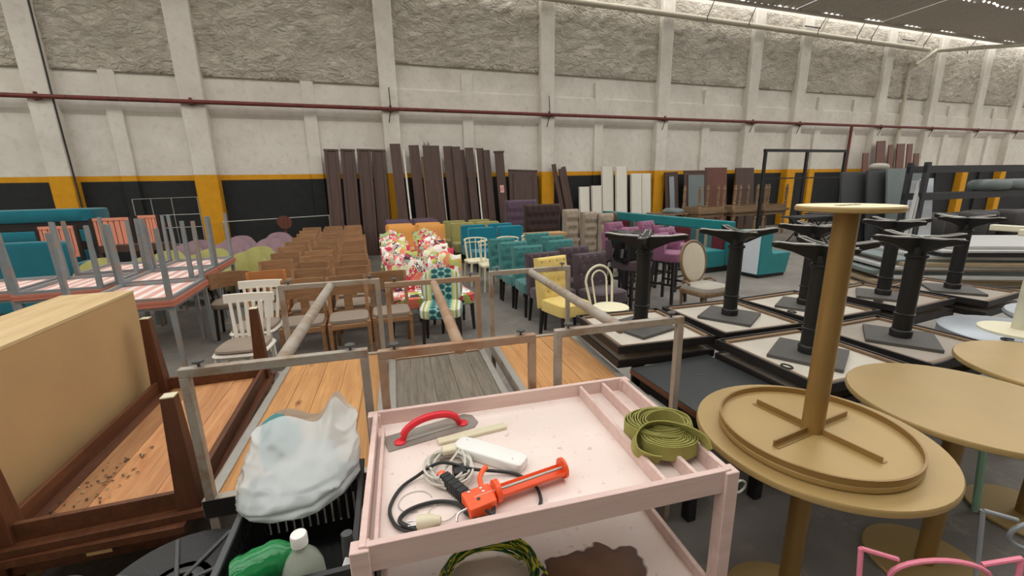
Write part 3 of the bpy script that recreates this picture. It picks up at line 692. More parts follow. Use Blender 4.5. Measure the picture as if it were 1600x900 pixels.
t = thing('green_bottle', 'crumpled green plastic bottle lying in the black crate', 'bottle', (-.425, 1.15, .80), radians(10))
obj('bottle_body', MB().lathe([(.025, -.01), (.044, 0), (.050, .015), (.047, .035), (.051, .055), (.048, .08), (.051, .10), (.045, .12), (.03, .138), (.018, .15)], 28, (0, 0, 0), Matrix.Rotation(pi / 2 - .12, 4, 'Y')), 'bottle_green', t)
obj('cap', MB().lathe([(.018, .148), (.018, .168)], 16, (0, 0, 0), Matrix.Rotation(pi / 2 - .12, 4, 'Y')), 'black_plastic', t)
tag(obj('white_board', MB().box(-.012, .012, -.19, .19, 0, .26), 'white_plastic', bevel=.002), 'white board leaning inside the black crate', 'board').matrix_world = T(-.16, 1.22, .56) @ RZ(radians(-14)) @ Matrix.Rotation(radians(14), 4, 'Y')
tag(obj('plastic_tube', MB().tube([(-.132, 1.09, .6), (-.128, 1.12, .875)], .016, 14), 'grey_plastic'), 'short grey plastic tube standing in the crate corner', 'tube')
# cable spool and bucket on the floor
t = thing('cable_spool', 'large black plastic cable spool with spoked flange', 'spool', (-.705, 1.465, 0), .3)
def flange(z):
    f = MB()
    f.lathe([(.105, z), (.243, z), (.248, z + .012), (.243, z + .024), (.105, z + .02)], 40)
    return f
obj('flange', flange(.526), 'black_plastic', t); obj('flange', flange(0), 'black_plastic', t)
obj('drum', MB().lathe([(.13, .02), (.13, .53)], 32), 'grey_plastic', t)
for k in range(8): obj('rib', MB().box(.03, .235, -.007, .007, .546, .556, RZ(k * pi / 4)), 'grey_plastic', t, bevel=.003)
obj('hub', MB().lathe([(.045, .52), (.05, .552), (.07, .552), (.08, .546), (.1, .546)], 24), 'grey_plastic', t)
t = thing('grey_bucket', 'grey rounded plastic bucket turned upside down by the spool', 'bucket', (-1.22, 1.72, 0))
obj('bucket_body', MB().lathe([(.17, 0), (.165, .02), (.14, .36), (.12, .395), (.06, .41)], 32), 'grey_plastic', t); obj('rim', MB().lathe([(.17, 0), (.182, .004), (.182, .022), (.166, .024)], 32), 'grey_plastic', t)

# ================================================================== RIGHT: black and gold pedestal tables
def black_table(label, loc, rz=0, plate=0.0, stain=False, ring=.0, inv=True):
    """pedestal table built upside down: underside tray at z=0, column and cross foot above"""
    t = thing('pedestal_table', label, 'table', loc, rz, 'black pedestal tables')
    h = .358
    obj('tabletop', MB().box(-h + .012, h - .012, -h + .012, h - .012, -.035, -.012), 'tray_stain' if stain else 'tray_white', t, smooth=0)
    for k in range(4):
        obj('edge_board', MB().box(-h, h - .016, -h, -h + .016, -.04, .012, RZ(k * pi / 2)), 'black_wood', t, smooth=0, bevel=.002)
        obj('inner_batten', MB().box(-h + .016, h - .016, -h + .016, -h + .045, -.012, .004, RZ(k * pi / 2)), 'oak_y', t, smooth=0)
    pl = obj('mount_plate', MB().box(-.185, .185, -.185, .185, -.012, .010, RZ(plate)), 'plate_iron', t, smooth=0, bevel=.003)
    obj('column', MB().lathe([(.058, .008), (.060, .05), (.057, .056), (.050, .06), (.050, .155), (.056, .158), (.056, .166), (.049, .17), (.049, .53), (.059, .535), (.059, .55), (.045, .555), (.045, .60)], 24), 'black_iron', t)
    for k in range(4):
        M_ = RZ(k * pi / 2 + plate + .6)
        f = MB(); vs = []
        for x, w, z0, z1 in ((.0, .034, .56, .66), (.06, .03, .572, .657), (.17, .022, .622, .662), (.25, .026, .642, .674), (.275, .024, .648, .672)):
            vs += [(x, -w, z1), (x, w, z1), (x, w * .6, z0), (x, -w * .6, z0)]
        fs = [(3, 2, 1, 0), (16, 17, 18, 19)]
        for i in range(4): fs += [(i * 4 + j, i * 4 + (j + 1) % 4, i * 4 + 4 + (j + 1) % 4, i * 4 + 4 + j) for j in range(4)]
        f.add(vs, fs, M_)
        fo = obj('foot_arm', f, 'black_iron', t)
        obj('bright_edge', MB().tube([M_ @ Vector(q) for q in ((.04, .024, .661), (.17, .019, .667), (.25, .02, .678), (.276, .0, .676), (.25, -.02, .678), (.17, -.019, .667), (.04, -.024, .661))], .004, 5), 'zinc', fo)
    if ring: 
        rg_ = obj('pull_ring', MB().tube([(-h + .05 + .022 * cos(a), -.12 + .032 * sin(a), .012) for a in [i * 2 * pi / 16 for i in range(16)]], .005, 6, True), 'black_iron', t)
    return t
Z8 = .80
BT = [('upside-down black square table showing its white underside beside the plank tables', (1.85, 2.5), -.10, .35, False, 0),
      ('upside-down black square table in front of the oval-back chair', (2.64, 2.455), -.06, .6, False, 0),
      ('upside-down black square table behind the gold column', (2.47, 1.69), -.04, .55, False, 1),
      ('upside-down black square table with a dark ring on its white underside', (3.43, 2.44), .02, .5, False, 1),
      ('upside-down black square table with a stained underside by the gold tabletops', (3.27, 1.665), .0, .6, True, 0),
      ('upside-down black square table with a dusty underside near the stacked boards', (4.34, 2.4), .08, .5, True, 1),
      ('upside-down black square table standing closest to the stacked boards', (5.14, 2.3), .1, .62, True, 0)]
for lb, (x, y), rz, pl, stn, rg_ in BT:
    t = black_table(lb, (x, y, Z8 + .04), rz, pl, stn, rg_)
    t.location.z = .805
proto = t
for i, (lb, (x, y), rz, *_r) in enumerate(BT):
    u = dup(proto, (x, y, .715), rz, lb.replace('upside-down black square table', 'black square table standing under the one').replace('under the one showing', 'under the one showing'))
    u.rotation_euler = (pi, 0, rz)
    u['label'] = ['black square pedestal table standing under the white-undersided one beside the plank tables', 'black square pedestal table standing under the one in front of the oval-back chair', 'black square pedestal table standing under the one behind the gold column', 'black square pedestal table standing under the ringed white underside', 'black square pedestal table standing under the stained one by the gold tabletops', 'black square pedestal table standing under the dusty one near the stacked boards', 'black square pedestal table standing under the one closest to the stacked boards'][i]
    u.location.z = .722 - .04
# flat black table right way up
t = thing('black_table', 'upright black table with a scuffed flat top beside the gold tables', 'table', (1.80, 1.815, -.06), radians(0))
obj('tabletop', MB().box(-.30, .30, -.285, .285, .725, .76), 'black_top', t, bevel=.003)
obj('edge_band', MB().box(-.302, .302, -.287, .287, .722, .752), 'red_wood_y', t, smooth=0)
obj('apron', MB().box(-.26, .26, -.24, .24, .64, .724), 'black_wood', t, smooth=0)
for sx in (-1, 1):
    for sy in (-1, 1): obj('leg', MB().box(sx * .24 - .03, sx * .24 + .03, sy * .23 - .03, sy * .23 + .03, .06, .64), 'black_plastic', t, bevel=.01)
obj('scratch_clip', MB().tube([(.0, .06, .762), (.04, .03, .762)], .002, 5), 'chrome', t)
# grey round table with cream pedestal upside down
t = thing('grey_round_table', 'round grey metal table upside down with a cream pedestal', 'table', (4.12, 1.45, .80))
obj('tabletop', MB().lathe([(.0, -.05), (.39, -.05), (.40, -.03), (.40, -.01), (.38, 0), (.0, 0)], 48), 'grey_top', t)
obj('flange_plate', MB().lathe([(.0, 0), (.20, 0), (.20, .012), (.06, .02), (.0, .02)], 40), 'cream', t)
obj('column', MB().lathe([(.043, .01), (.043, .64), (.05, .645), (.05, .665)], 28), 'cream_ped', t)
obj('cross_foot', MB().box(-.03, .26, -.028, .028, .66, .70).box(-.26, .03, -.028, .028, .66, .70).box(-.028, .028, -.26, .26, .66, .70), 'cream_ped', t, bevel=.006)
obj('tape_wrap', MB().box(-.035, .035, -.06, -.026, .66, .706), 'zinc', t, bevel=.006)
obj('pull_ring', MB().tube([(-.29 + .03 * cos(a), -.08 + .045 * sin(a), .006) for a in [i * .3 for i in range(17)]], .006, 6), 'black_iron', t)
u = dup(t, (4.12, 1.45, .695), 0, 'round grey metal table standing under the cream pedestal'); u.rotation_euler = (pi, 0, .7)
u.location.z = .708
t2 = thing('grey_round_table', 'round grey metal table top behind the cream pedestal', 'table', (5.02, 1.42, 0))
obj('tabletop', MB().lathe([(.0, .75), (.44, .75), (.45, .77), (.44, .79), (.0, .79)], 48), 'grey_top', t2); obj('column', MB().lathe([(.22, 0), (.22, .015), (.045, .03), (.045, .75)], 28), 'cream_ped', t2)
# gold tables
def gold_table(label, loc, R_, base=.237):
    t = thing('gold_table', label, 'table', loc, 0, 'gold round tables')
    obj('tabletop', MB().lathe([(.0, -.026), (R_ - .004, -.026), (R_, -.02), (R_, -.004), (R_ - .004, 0), (.0, 0)], 64), 'gold_top', t)
    obj('column', MB().tube([(0, 0, 0), (0, 0, .832)], .037, 28), 'gold', t)
    for k in range(4):
        M_ = RZ(k * pi / 2 + radians(6))
        obj('bracket', MB().prism([(.03, -.003), (.225, -.003), (.225, .003), (.03, .003)], 0, .022, M_).box(.03, .23, .0, .022, 0, .003, M_), 'gold', t, smooth=0)
    obj('base_plate', MB().lathe([(.0, .826), (base - .004, .826), (base, .830), (base, .840), (base - .004, .843), (.0, .843)], 56), 'gold_top', t)
    return t
g1 = gold_table('gold round pedestal table carrying an upside-down gold table', (1.575, 1.015, 0), .415)
g1.rotation_euler = (pi, 0, 0); g1.location.z = .844
g2 = gold_table('gold round table turned upside down with its column in the air', (1.545, 1.0, 0), .32, .152)
bf = obj('base_face', MB().lathe([(.0, .843), (.149, .843), (.149, .8445), (.0, .8445)], 48), 'raw_face', g2)
for k_ in range(9): obj('pencil_mark', MB().tube([(-.05 + .012 * k_ + .004 * cos(q * 1.3 + k_), .012 * sin(q * 1.1 + k_ * 2), .845) for q in range(6)], .0008, 4), 'dark_leg', bf)
g2.location.z = .898
obj('skirt_ring', MB().lathe([(.318, -.002), (.32, .0), (.32, .022), (.312, .022), (.312, -.002)], 64), 'gold', g2)
g3 = dup(g1, (2.42, .955, .844), None, 'gold round pedestal table with a bare top next to the stacked gold tables')
g4 = dup(g1, (3.30, .96, .844), None, 'gold round pedestal table with a bare top under the cream pedestal')
# wire chairs
def wire_chair(label, loc, rz, mat):
    t = thing('wire_chair', label, 'chair', loc, rz, 'wire chairs')
    bk = MB(); bk.tube([(-.2, .2, .44), (-.21, .24, .78)], .007, 8); bk.tube([(.2, .2, .44), (.21, .24, .78)], .007, 8)
    bk.tube([(-.21, .24, .78), (-.11, .235, .755)], .007, 8); bk.tube([(.21, .24, .78), (.11, .235, .755)], .007, 8)
    bk.tube([(.13 * cos(a), .225 - .01 * sin(a), .71 + .07 * sin(a)) for a in [i * 2 * pi / 24 for i in range(24)]], .007, 8, True)
    obj('back_frame', bk, mat, t)
    st_ = MB().tube([(-.2, -.2, .45), (.2, -.2, .45), (.2, .2, .45), (-.2, .2, .45)], .008, 8, True)
    for k in range(7): st_.tube([(-.18 + .06 * k, -.2, .45), (-.18 + .06 * k, .2, .45)], .003, 5)
    obj('seat', st_, mat, t)
    for sx in (-1, 1):
        for sy in (-1, 1): obj('leg', MB().tube([(sx * .2, sy * .2, .45), (sx * .22, sy * .23, 0)], .008, 8), mat, t)
    return t
wire_chair('pink wire chair with looped back beside the gold column', (1.37, .335, 0), radians(-25), 'pink_wire')
wire_chair('grey wire chair with looped back beside the gold table base', (1.89, .30, 0), radians(-25), 'grey_wire')
t = thing('mint_stool', 'mint green metal stool under the bare gold tabletop', 'stool', (3.02, 1.2, 0))
obj('seat', MB().lathe([(.0, .62), (.125, .62), (.13, .635), (.0, .64)], 28), 'mint', t)
for k in range(4): a = k * pi / 2 + .5; obj('leg', MB().tube([(.1 * cos(a), .1 * sin(a), .62), (.15 * cos(a), .15 * sin(a), 0)], .018, 8), 'mint', t)

# ================================================================== MIDDLE: chairs (each faces -Y, seat centre at origin)
def legs4(t, mat, wx, wf, wb, h, r=.021, splay=.0, r2=.014):
    for sx in (-1, 1):
        for y, sy in ((wf, -1), (wb, 1)):
            obj('leg', MB().taper((sx * (wx + splay), y + sy * splay, 0), (sx * wx, y, h), r2, r), mat, t, smooth=0)
# -- brown dining chair
def brown_chair(label, group, wm='brown_chair', seat='pad_seat', full=True):
    t = thing('dining_chair', label, 'chair', group=group)
    obj('seat_frame', MB().box(-.215, .215, -.21, .20, .385, .435), wm, t, smooth=0, bevel=.004)
    obj('seat_pad', MB().cushion((0, 0, .45), (.41, .40, .075), .35, 20, 8), seat, t)
    for sx in (-1, 1):
        obj('leg', MB().taper((sx * .195, -.19, 0), (sx * .195, -.19, .45), .016, .02), wm, t, smooth=0)
        mb = MB(); mb.taper((sx * .195, .26, 0), (sx * .195, .19, .43), .016, .02); mb.taper((sx * .195, .19, .43), (sx * .2, .255, .86), .02, .016); obj('back_post', mb, wm, t, smooth=0)
    mb = MB(); vs = []
    for i in range(9):
        x = (i / 8 - .5) * .43; y = .25 - .03 * (1 - (x / .215) ** 2) * -1
        vs += [(x, y - .012, .655), (x, y + .012, .655), (x, y + .030, .868), (x, y + .008, .868)]
    fs = [(0, 1, 2, 3), (35, 34, 33, 32)]
    for i in range(8): fs += [(i * 4 + j, i * 4 + 4 + j, i * 4 + 4 + (j + 1) % 4, i * 4 + (j + 1) % 4) for j in range(4)]
    obj('back_panel', mb.add(vs, fs), wm, t)
    obj('back_splat', MB().box(-.045, .045, .19, .208, .43, .67, T(0, .02, 0)), wm, t, smooth=0)
    return t
G = 'brown dining chairs packed in columns'
bro = brown_chair('brown wooden dining chair with a wide panel back packed in the brown block', G)
used = [False]
def put(proto, flag, loc, rz, **k):
    if not flag[0]: flag[0] = True; o = proto; o.location = loc; o.rotation_euler = (0, 0, rz); [o.__setitem__(a, b_) for a, b_ in k.items()]; return o
    return dup(proto, loc, rz, **k)
BACKY = {-.19: [12.2, 11.6, 10.9, 10.2, 9.58, 9.05, 8.5, 7.95, 7.3, 6.72, 6.2, 5.68],
         -.69: [12.2, 11.5, 10.75, 10.1, 9.5, 8.95, 8.0, 7.42, 6.85, 6.28, 5.72],
         -1.19: [12.1, 11.25, 10.45, 9.7, 8.97, 8.2, 7.4, 6.65]}
for x, ys in BACKY.items():
    for i, y in enumerate(ys):
        put(bro, used, (x + random.uniform(-.025, .025) + (.0 if y < 9 else -(y - 9) * .02), y - .26, 0), radians(random.uniform(-4, 4)))
oc = brown_chair('lighter orange-brown dining chair among the darker brown ones', G, 'orange_chair'); oc.location = (-1.16, 5.55, 0); oc.rotation_euler = (0, 0, radians(3))
for i, (x, y, lb) in enumerate(((-.69, 4.72, 'brown dining chair with stained seat pad beside the white chairs'), (-.235, 4.70, 'brown dining chair with stained seat pad in the middle of its front row'), (.215, 4.76, 'brown dining chair with stained seat pad beside the floral chairs'))):
    c_ = dup(bro, (x, y + .12, 0), radians((0, 1, 0)[i]), lb)
# round-back dark chairs at the left of the block
def round_back(label, loc, rz):
    t = thing('tub_chair', label, 'chair', loc, rz, 'small brown round-backed chairs')
    obj('seat', MB().cushion((0, 0, .43), (.46, .44, .1), .5), 'pad_seat', t)
    mb = MB(); vs = []; n = 12
    for i in range(n + 1):
        a = pi * .1 + pi * .8 * i / n
        for r_, z in ((.235, .6), (.255, .6), (.262, .8), (.24, .8)): vs.append((r_ * cos(a), -.01 + r_ * sin(a), z))
    fs = [(3, 2, 1, 0), tuple(range(4 * n, 4 * n + 4))]
    for i in range(n): fs += [(i * 4 + j, i * 4 + (j + 1) % 4, i * 4 + 4 + (j + 1) % 4, i * 4 + 4 + j) for j in range(4)]
    obj('back_shell', mb.add(vs, fs), 'brown_chair', t)
    for k in range(5): a = pi * (.2 + .15 * k); obj('spindle', MB().tube([(.2 * cos(a), .2 * sin(a), .45), (.245 * cos(a), .245 * sin(a), .62)], .012, 6), 'black_wood', t)
    legs4(t, 'black_wood', .17, -.17, .17, .42, .018, .02)
    return t
round_back('brown round-backed chair in front of the orange-brown chair', (-1.675, 6.2, 0), .1)
# -- upholstered chairs
def uph(label, group, fab, w=.48, hb=.95, wavy=True, leg='dark_leg', bw=None):
    t = thing('upholstered_chair', label, 'chair', group=group); bw = bw or w
    obj('seat', MB().cushion((0, -.01, .42), (w, .48, .16), .3, 24, 8), fab, t)
    mb = MB(); n = 14; vs = []; nzr = 8
    top = (lambda u: hb - .45 + (.035 * cos(u * pi * 1.5) - .03 * abs(u) ** 6 if wavy else -.02 * abs(u) ** 8))
    for side in (0, 1):
        for i in range(nzr + 1):
            for j in range(n + 1):
                u = j / n * 2 - 1; k = i / nzr; wd = bw * (1 - (.10 if wavy else .02) * (1 - k)); e = (1 - abs(u) ** 6) * (1 - (k) ** 8)
                y = .20 + .10 * k + (-.055 * e if side == 0 else .035 * e)
                vs.append((u * wd / 2, y, .45 + k * top(u)))
    q = n + 1; o = (nzr + 1) * q; fs = []
    for i in range(nzr):
        for j in range(n): a = i * q + j; fs += [(a, a + 1, a + q + 1, a + q), (o + a, o + a + q, o + a + q + 1, o + a + 1)]
    for j in range(n): a = nzr * q + j; fs += [(a, a + 1, o + a + 1, o + a), (j + 1, j, o + j, o + j + 1)]
    for i in range(nzr): a = i * q; b_ = a + n; fs += [(a, a + q, o + a + q, o + a), (b_ + q, b_, o + b_, o + b_ + q)]
    obj('backrest', mb.add(vs, fs), fab, t, smooth=70)
    legs4(t, leg, w / 2 - .045, -.19, .20, .37, .022, .015)
    return t
G = 'floral patchwork chairs in two columns'
fl = uph('pink and white floral patchwork chair with dark wooden legs', G, 'floral'); f_ = [False]
for i, y in enumerate((5.42, 6.05, 6.7, 7.35, 8.05, 8.8)):
    for x in (.45, 1.03):
        put(fl, f_, (x + .045 * (y - 5.4) * (1 if x > .8 else .35) + random.uniform(-.02, .02), y + random.uniform(-.05, .05), 0), radians(random.uniform(-6, 6)))
og = uph('orange and green upholstered chair behind the floral ones', 'orange upholstered chairs', 'orange_fab', .64, .98, False); f_ = [False]
for y in (9.75, 10.35):
    for x in (.82, 1.50): put(og, f_, (x, y, 0), 0)
pu = uph('purple upholstered chair at the end of the floral columns', 'purple upholstered chairs', 'purple', .66, 1.0, False); f_ = [False]
for y in (11.0, 11.62):
    for x in (.86, 1.56): put(pu, f_, (x, y, 0), 0)
# -- teal hexagon chair
t = thing('round_back_chair', 'teal hexagon-patterned chair with rounded back and striped sides', 'chair', (.78, 4.83, 0), radians(-14))
obj('seat', MB().cushion((0, -.02, .43), (.50, .46, .15), .45, 28, 10), 'hexteal', t)
obj('backrest', MB().cushion((0, .22, .65), (.50, .085, .46), .8, 32, 14, T(0, .0, 0) @ T(0, .22, .66) @ Matrix.Rotation(-.18, 4, 'X') @ T(0, -.22, -.66)), 'hexteal', t)
for sx in (-1, 1): obj('back_post', MB().taper((sx * .15, .2, .4), (sx * .15, .22, .56), .02, .018), 'dark_leg', t, smooth=0)
legs4(t, 'dark_leg', .19, -.18, .19, .38, .024, .015)
# -- tufted chairs
def tufted(label, group, fab, btn='button', w=.47, hb=.95, rows=5, cols=4):
    t = thing('tufted_chair', label, 'chair', group=group)
    obj('seat', MB().cushion((0, -.02, .41), (w, .5, .17), .3, 24, 8), fab, t)
    M_ = T(0, .22, .36) @ Matrix.Rotation(-.13, 4, 'X'); mb = MB(); h = hb - .36
    pts = mb.tuft(w, h, .10, rows, cols, .03, M_)
    bk = obj('backrest', mb, fab, t, smooth=70)
    bb = MB()
    for x, z in pts:
        if h * .18 < z < h * .93: bb.cushion((0, 0, 0), (.018, .012, .018), 1, 8, 4, M_ @ T(x, -.073, z))
    obj('buttons', bb, btn, bk, kind='stuff')
    legs4(t, 'black_wood', w / 2 - .045, -.21, .2, .36, .022, .02)
    return t
G = 'tufted chairs in two columns'
te = tufted('teal velvet tufted chair with black legs in the teal columns', G, 'teal'); f_ = [False]
for x, y in ((2.27, 5.62), (2.25, 6.16), (2.23, 6.7), (3.04, 6.02), (3.12, 6.58), (3.08, 7.14)): put(te, f_, (x, y, 0), radians(random.uniform(-8, 2) + 6))
te['group'] = G
pm = tufted('plum tufted chair directly behind the yellow chair', G, 'plum', 'crystal', .5, .93); pm.location = (2.30, 5.05, 0); pm.rotation_euler = (0, 0, .08)
dup(pm, (2.87, 4.74, 0), .15, 'plum tufted chair with jewel buttons behind the cream bentwood chair'); dup(pm, (2.95, 5.36, 0), .12, 'plum tufted chair next to the teal tufted ones')
ye = tufted('yellow tufted chair with a tall padded back', G, 'yellow', 'button', .44, .97); ye.location = (2.19, 4.45, 0); ye.rotation_euler = (0, 0, .22)
# -- bentwood chair
t = thing('bentwood_chair', 'cream bentwood chair with double hoop back beside yellow chair', 'chair', (2.57, 4.03, 0), .1)
obj('seat', MB().lathe([(.0, .44), (.19, .44), (.205, .455), (.2, .468), (.0, .472)], 32), 'cream', t)
def hoop(w, z1, r_, y0=.17):
    pts = [(-w * .8, y0, .44), (-w * .9, y0 + .03, .58)] + [(w * cos(a), y0 + .06 + .02 * sin(a), z1 - w + w * sin(a)) for a in [pi - i * pi / 16 for i in range(17)]] + [(w * .9, y0 + .03, .58), (w * .8, y0, .44)]
    return MB().tube(smoothpath(pts, 3), r_, 8)
obj('outer_hoop', hoop(.185, .90, .014), 'cream', t); obj('inner_hoop', hoop(.10, .84, .010), 'cream', t)
obj('leg_ring', MB().tube([(.16 * cos(a), .16 * sin(a), .24) for a in [i * pi / 12 for i in range(24)]], .008, 6, True), 'cream', t)
for sx in (-1, 1):
    for sy in (-1, 1): obj('leg', MB().tube([(sx * .13, sy * .13, .445), (sx * .17, sy * .17, 0)], [.017, .012], 8), 'cream', t)
# -- cream curved-rail chairs
def rail_chair(label, group):
    t = thing('curved_rail_chair', label, 'chair', group=group)
    obj('seat', MB().cushion((0, 0, .45), (.44, .42, .06), .4), 'cream', t)
    obj('top_rail', MB().tube([(.22 * cos(a), .03 + .2 * sin(a), .84 + .02 * sin(a)) for a in [pi * (.02 + .96 * i / 16) for i in range(17)]], .013, 8), 'cream', t)
    obj('mid_rail', MB().tube([(.215 * cos(a), .03 + .195 * sin(a), .78) for a in [pi * (.05 + .9 * i / 16) for i in range(17)]], .009, 8), 'cream', t)
    for k in range(6): a = pi * (.06 + .88 * k / 5); obj('spindle', MB().tube([(.18 * cos(a), .03 + .16 * sin(a), .46), (.22 * cos(a), .03 + .2 * sin(a), .85)], .009, 6), 'cream', t)
    legs4(t, 'cream', .17, -.17, .17, .44, .016, .03)
    return t
rc = rail_chair('cream chair with a curved spindle rail behind the teal tufted chairs', 'cream curved rail chairs'); f_ = [False]
for x, y, r_ in ((1.98, 7.75, .1), (2.12, 7.25, .0), (2.58, 7.6, .1), (3.12, 7.72, -.1)): put(rc, f_, (x, y, 0), r_)
# -- white slat-back chairs
def white_chair(label, loc, rz):
    t = thing('slat_back_chair', label, 'chair', loc, rz, 'white slat-back chairs')
    obj('seat_frame', MB().cushion((0, 0, .415), (.45, .45, .05), .45, 28, 6), 'white_paint', t)
    obj('seat_pad', MB().cushion((0, -.01, .45), (.41, .41, .055), .5, 28, 8), 'pad_seat', t)
    vs = []; fs = [(0, 1, 2, 3), (43, 42, 41, 40)]
    for i in range(11):
        x = (i / 10 - .5) * .44; y = .215 + .03 * (1 - (x / .22) ** 2) + .03
        vs += [(x, y - .014, .79), (x, y + .01, .79), (x, y + .02, .875), (x, y - .004, .875)]
    for i in range(10): fs += [(i * 4 + j, i * 4 + 4 + j, i * 4 + 4 + (j + 1) % 4, i * 4 + (j + 1) % 4) for j in range(4)]
    obj('top_rail', MB().add(vs, fs), 'white_paint', t, bevel=.004)
    for k in range(6):
        x = (k / 5 - .5) * .34; obj('slat', MB().taper((x * .8, .185, .43), (x, .25, .80), (.016, .008), (.013, .007)), 'white_paint', t, smooth=0)
    for sx in (-1, 1):
        for sy in (-1, 1): obj('leg', MB().tube([(sx * .17, sy * .17, .42), (sx * .185, sy * .195, 0)], [.02, .014], 8), 'white_paint', t)
    obj('brace_hoop', MB().tube([(.155 * cos(a), -.165, .2 + .19 * sin(a)) for a in [i * pi / 14 for i in range(15)]], .010, 6), 'white_paint', t)
    return t
white_chair('white slat-back chair with a worn grey seat beside the brown chairs', (-1.13, 4.30, 0), radians(-8))
white_chair('white slat-back chair tucked in behind the other white one', (-1.15, 4.93, 0), radians(-8))

# -- olive and mauve channel-backed tub chairs
def shell_chair(label, group, fab):
    t = thing('shell_chair', label, 'chair', group=group)
    obj('seat', MB().cushion((0, -.05, .38), (.50, .50, .2), .45, 24, 8), fab, t)
    mb = MB(); n = 40; m_ = 8; vs = []
    for side in (0, 1):
        for i in range(m_ + 1):
            k = i / m_
            for j in range(n + 1):
                u = j / n; a = pi * (-.10 + 1.2 * u); lobe = abs(sin(u * pi * 4)) ** .5
                r_ = (.23 - .02 * lobe) if side == 0 else (.325 + .012 * lobe)
                r_ += .02 * k - (.045 * (k ** 5) if side else -.03 * k ** 5)
                h = .22 + .56 * (1 - .55 * abs(2 * u - 1) ** 2.2) * (k if k < 1 else 1.05)
                if i == m_: r_ = .275
                vs.append((r_ * cos(a) * 1.05, r_ * sin(a) * .95 - .02, h))
    q = n + 1; o = (m_ + 1) * q; fs = []
    for i in range(m_):
        for j in range(n): a = i * q + j; fs += [(a + 1, a, a + q, a + q + 1), (o + a, o + a + 1, o + a + q + 1, o + a + q)]
    for j in range(n): fs.append((j, j + 1, o + j + 1, o + j))
    for i in range(m_): a = i * q; b_ = a + n; fs += [(a, o + a, o + a + q, a + q), (b_, b_ + q, o + b_ + q, o + b_)]
    obj('back_shell', mb.add(vs, fs), fab, t, smooth=70)
    legs4(t, 'black_wood', .17, -.18, .17, .3, .018, .02)
    return t
ol = shell_chair('olive velvet chair with a scalloped shell back', 'olive shell-back chairs', 'olive'); f_ = [False]
for x, y in ((-1.9, 8.27), (-1.88, 8.98), (-2.63, 8.4), (-2.62, 9.11), (-3.36, 8.45), (-3.35, 9.16), (-4.08, 8.6)): put(ol, f_, (x, y - .15, 0), random.uniform(-.15, .15))
mv = shell_chair('mauve velvet chair with a scalloped shell back', 'mauve shell-back chairs', 'mauve'); f_ = [False]
for x, y in ((-1.9, 9.68), (-1.92, 10.38), (-1.94, 11.08), (-2.64, 9.9), (-2.66, 10.6), (-3.38, 10.1), (-3.4, 10.82), (-1.96, 11.78), (-2.7, 11.35)): put(mv, f_, (x, y - .1, 0), random.uniform(-.15, .15))
tag(obj('round_stool_top', MB().tube([(-1.95, 12.55, 1.0), (-1.9, 12.45, 1.0)], .17, 24).box(-1.96, -1.9, 12.5, 12.56, 0, .9), 'wine_wood'), 'round brown wooden disc on a post behind the mauve chairs', 'stand')

# -- grey metal tables with striped slats
def grey_table(label, Wd, Ln, leg=.70):
    t = thing('slatted_table', label, 'table', group='grey metal tables with striped tops')
    n = 12; sw = Wd / n
    for i in range(n):
        x = -Wd / 2 + i * sw; obj('slat', MB().box(x + .002, x + sw - .002, -Ln / 2, Ln / 2, -.025, -.006), 'strip_pink' if i % 2 else 'strip_white', t, smooth=0)
    for s_ in (-1, 1):
        obj('edge', MB().box(s_ * Wd / 2 - .008, s_ * Wd / 2 + .008, -Ln / 2 - .008, Ln / 2 + .008, -.03, -.002), 'rim_coral', t, smooth=0)
        obj('edge', MB().box(-Wd / 2, Wd / 2, s_ * Ln / 2 - .008, s_ * Ln / 2 + .008, -.03, -.002), 'rim_coral', t, smooth=0)
        obj('rail', MB().box(s_ * (Wd / 2 - .03) - .018, s_ * (Wd / 2 - .03) + .018, -Ln / 2 + .01, Ln / 2 - .01, -.004, .03), 'grey_leg', t, smooth=0)
        obj('rail', MB().box(-Wd / 2 + .01, Wd / 2 - .01, s_ * (Ln / 2 - .03) - .018, s_ * (Ln / 2 - .03) + .018, -.004, .03), 'grey_leg', t, smooth=0)
        for q in (-1, 1):
            x, y = s_ * (Wd / 2 - .035), q * (Ln / 2 - .035); obj('leg', MB().taper((x, y, 0), (x + s_ * .01, y + q * .01, leg), .022, .017), 'grey_leg', t, smooth=0)
    return t
GT = [(-2.25, 5.42, .84, 1.02, 'beside the white slat-back chairs'), (-2.36, 7.34, .78, .84, 'in front of the olive chairs'), (-2.36, 6.43, .78, .90, 'between the two outer striped tables'),
      (-3.18, 6.3, .78, .92, 'behind the tall plywood box'), (-3.2, 7.4, .80, .86, 'in front of the teal sofa end'), (-4.02, 6.45, .80, .95, 'next to the teal sofas')]
for x, y, w_, l_, lb in GT:
    t = grey_table('upside-down grey metal table with pink slats ' + lb, w_, l_); t.location = (x, y, .80)
    u = dup(t, (x, y, .735), 0, 'grey metal table standing under the upturned one ' + lb); u.rotation_euler = (pi, 0, 0)
    u.location.z = .734; t.location.z = .797
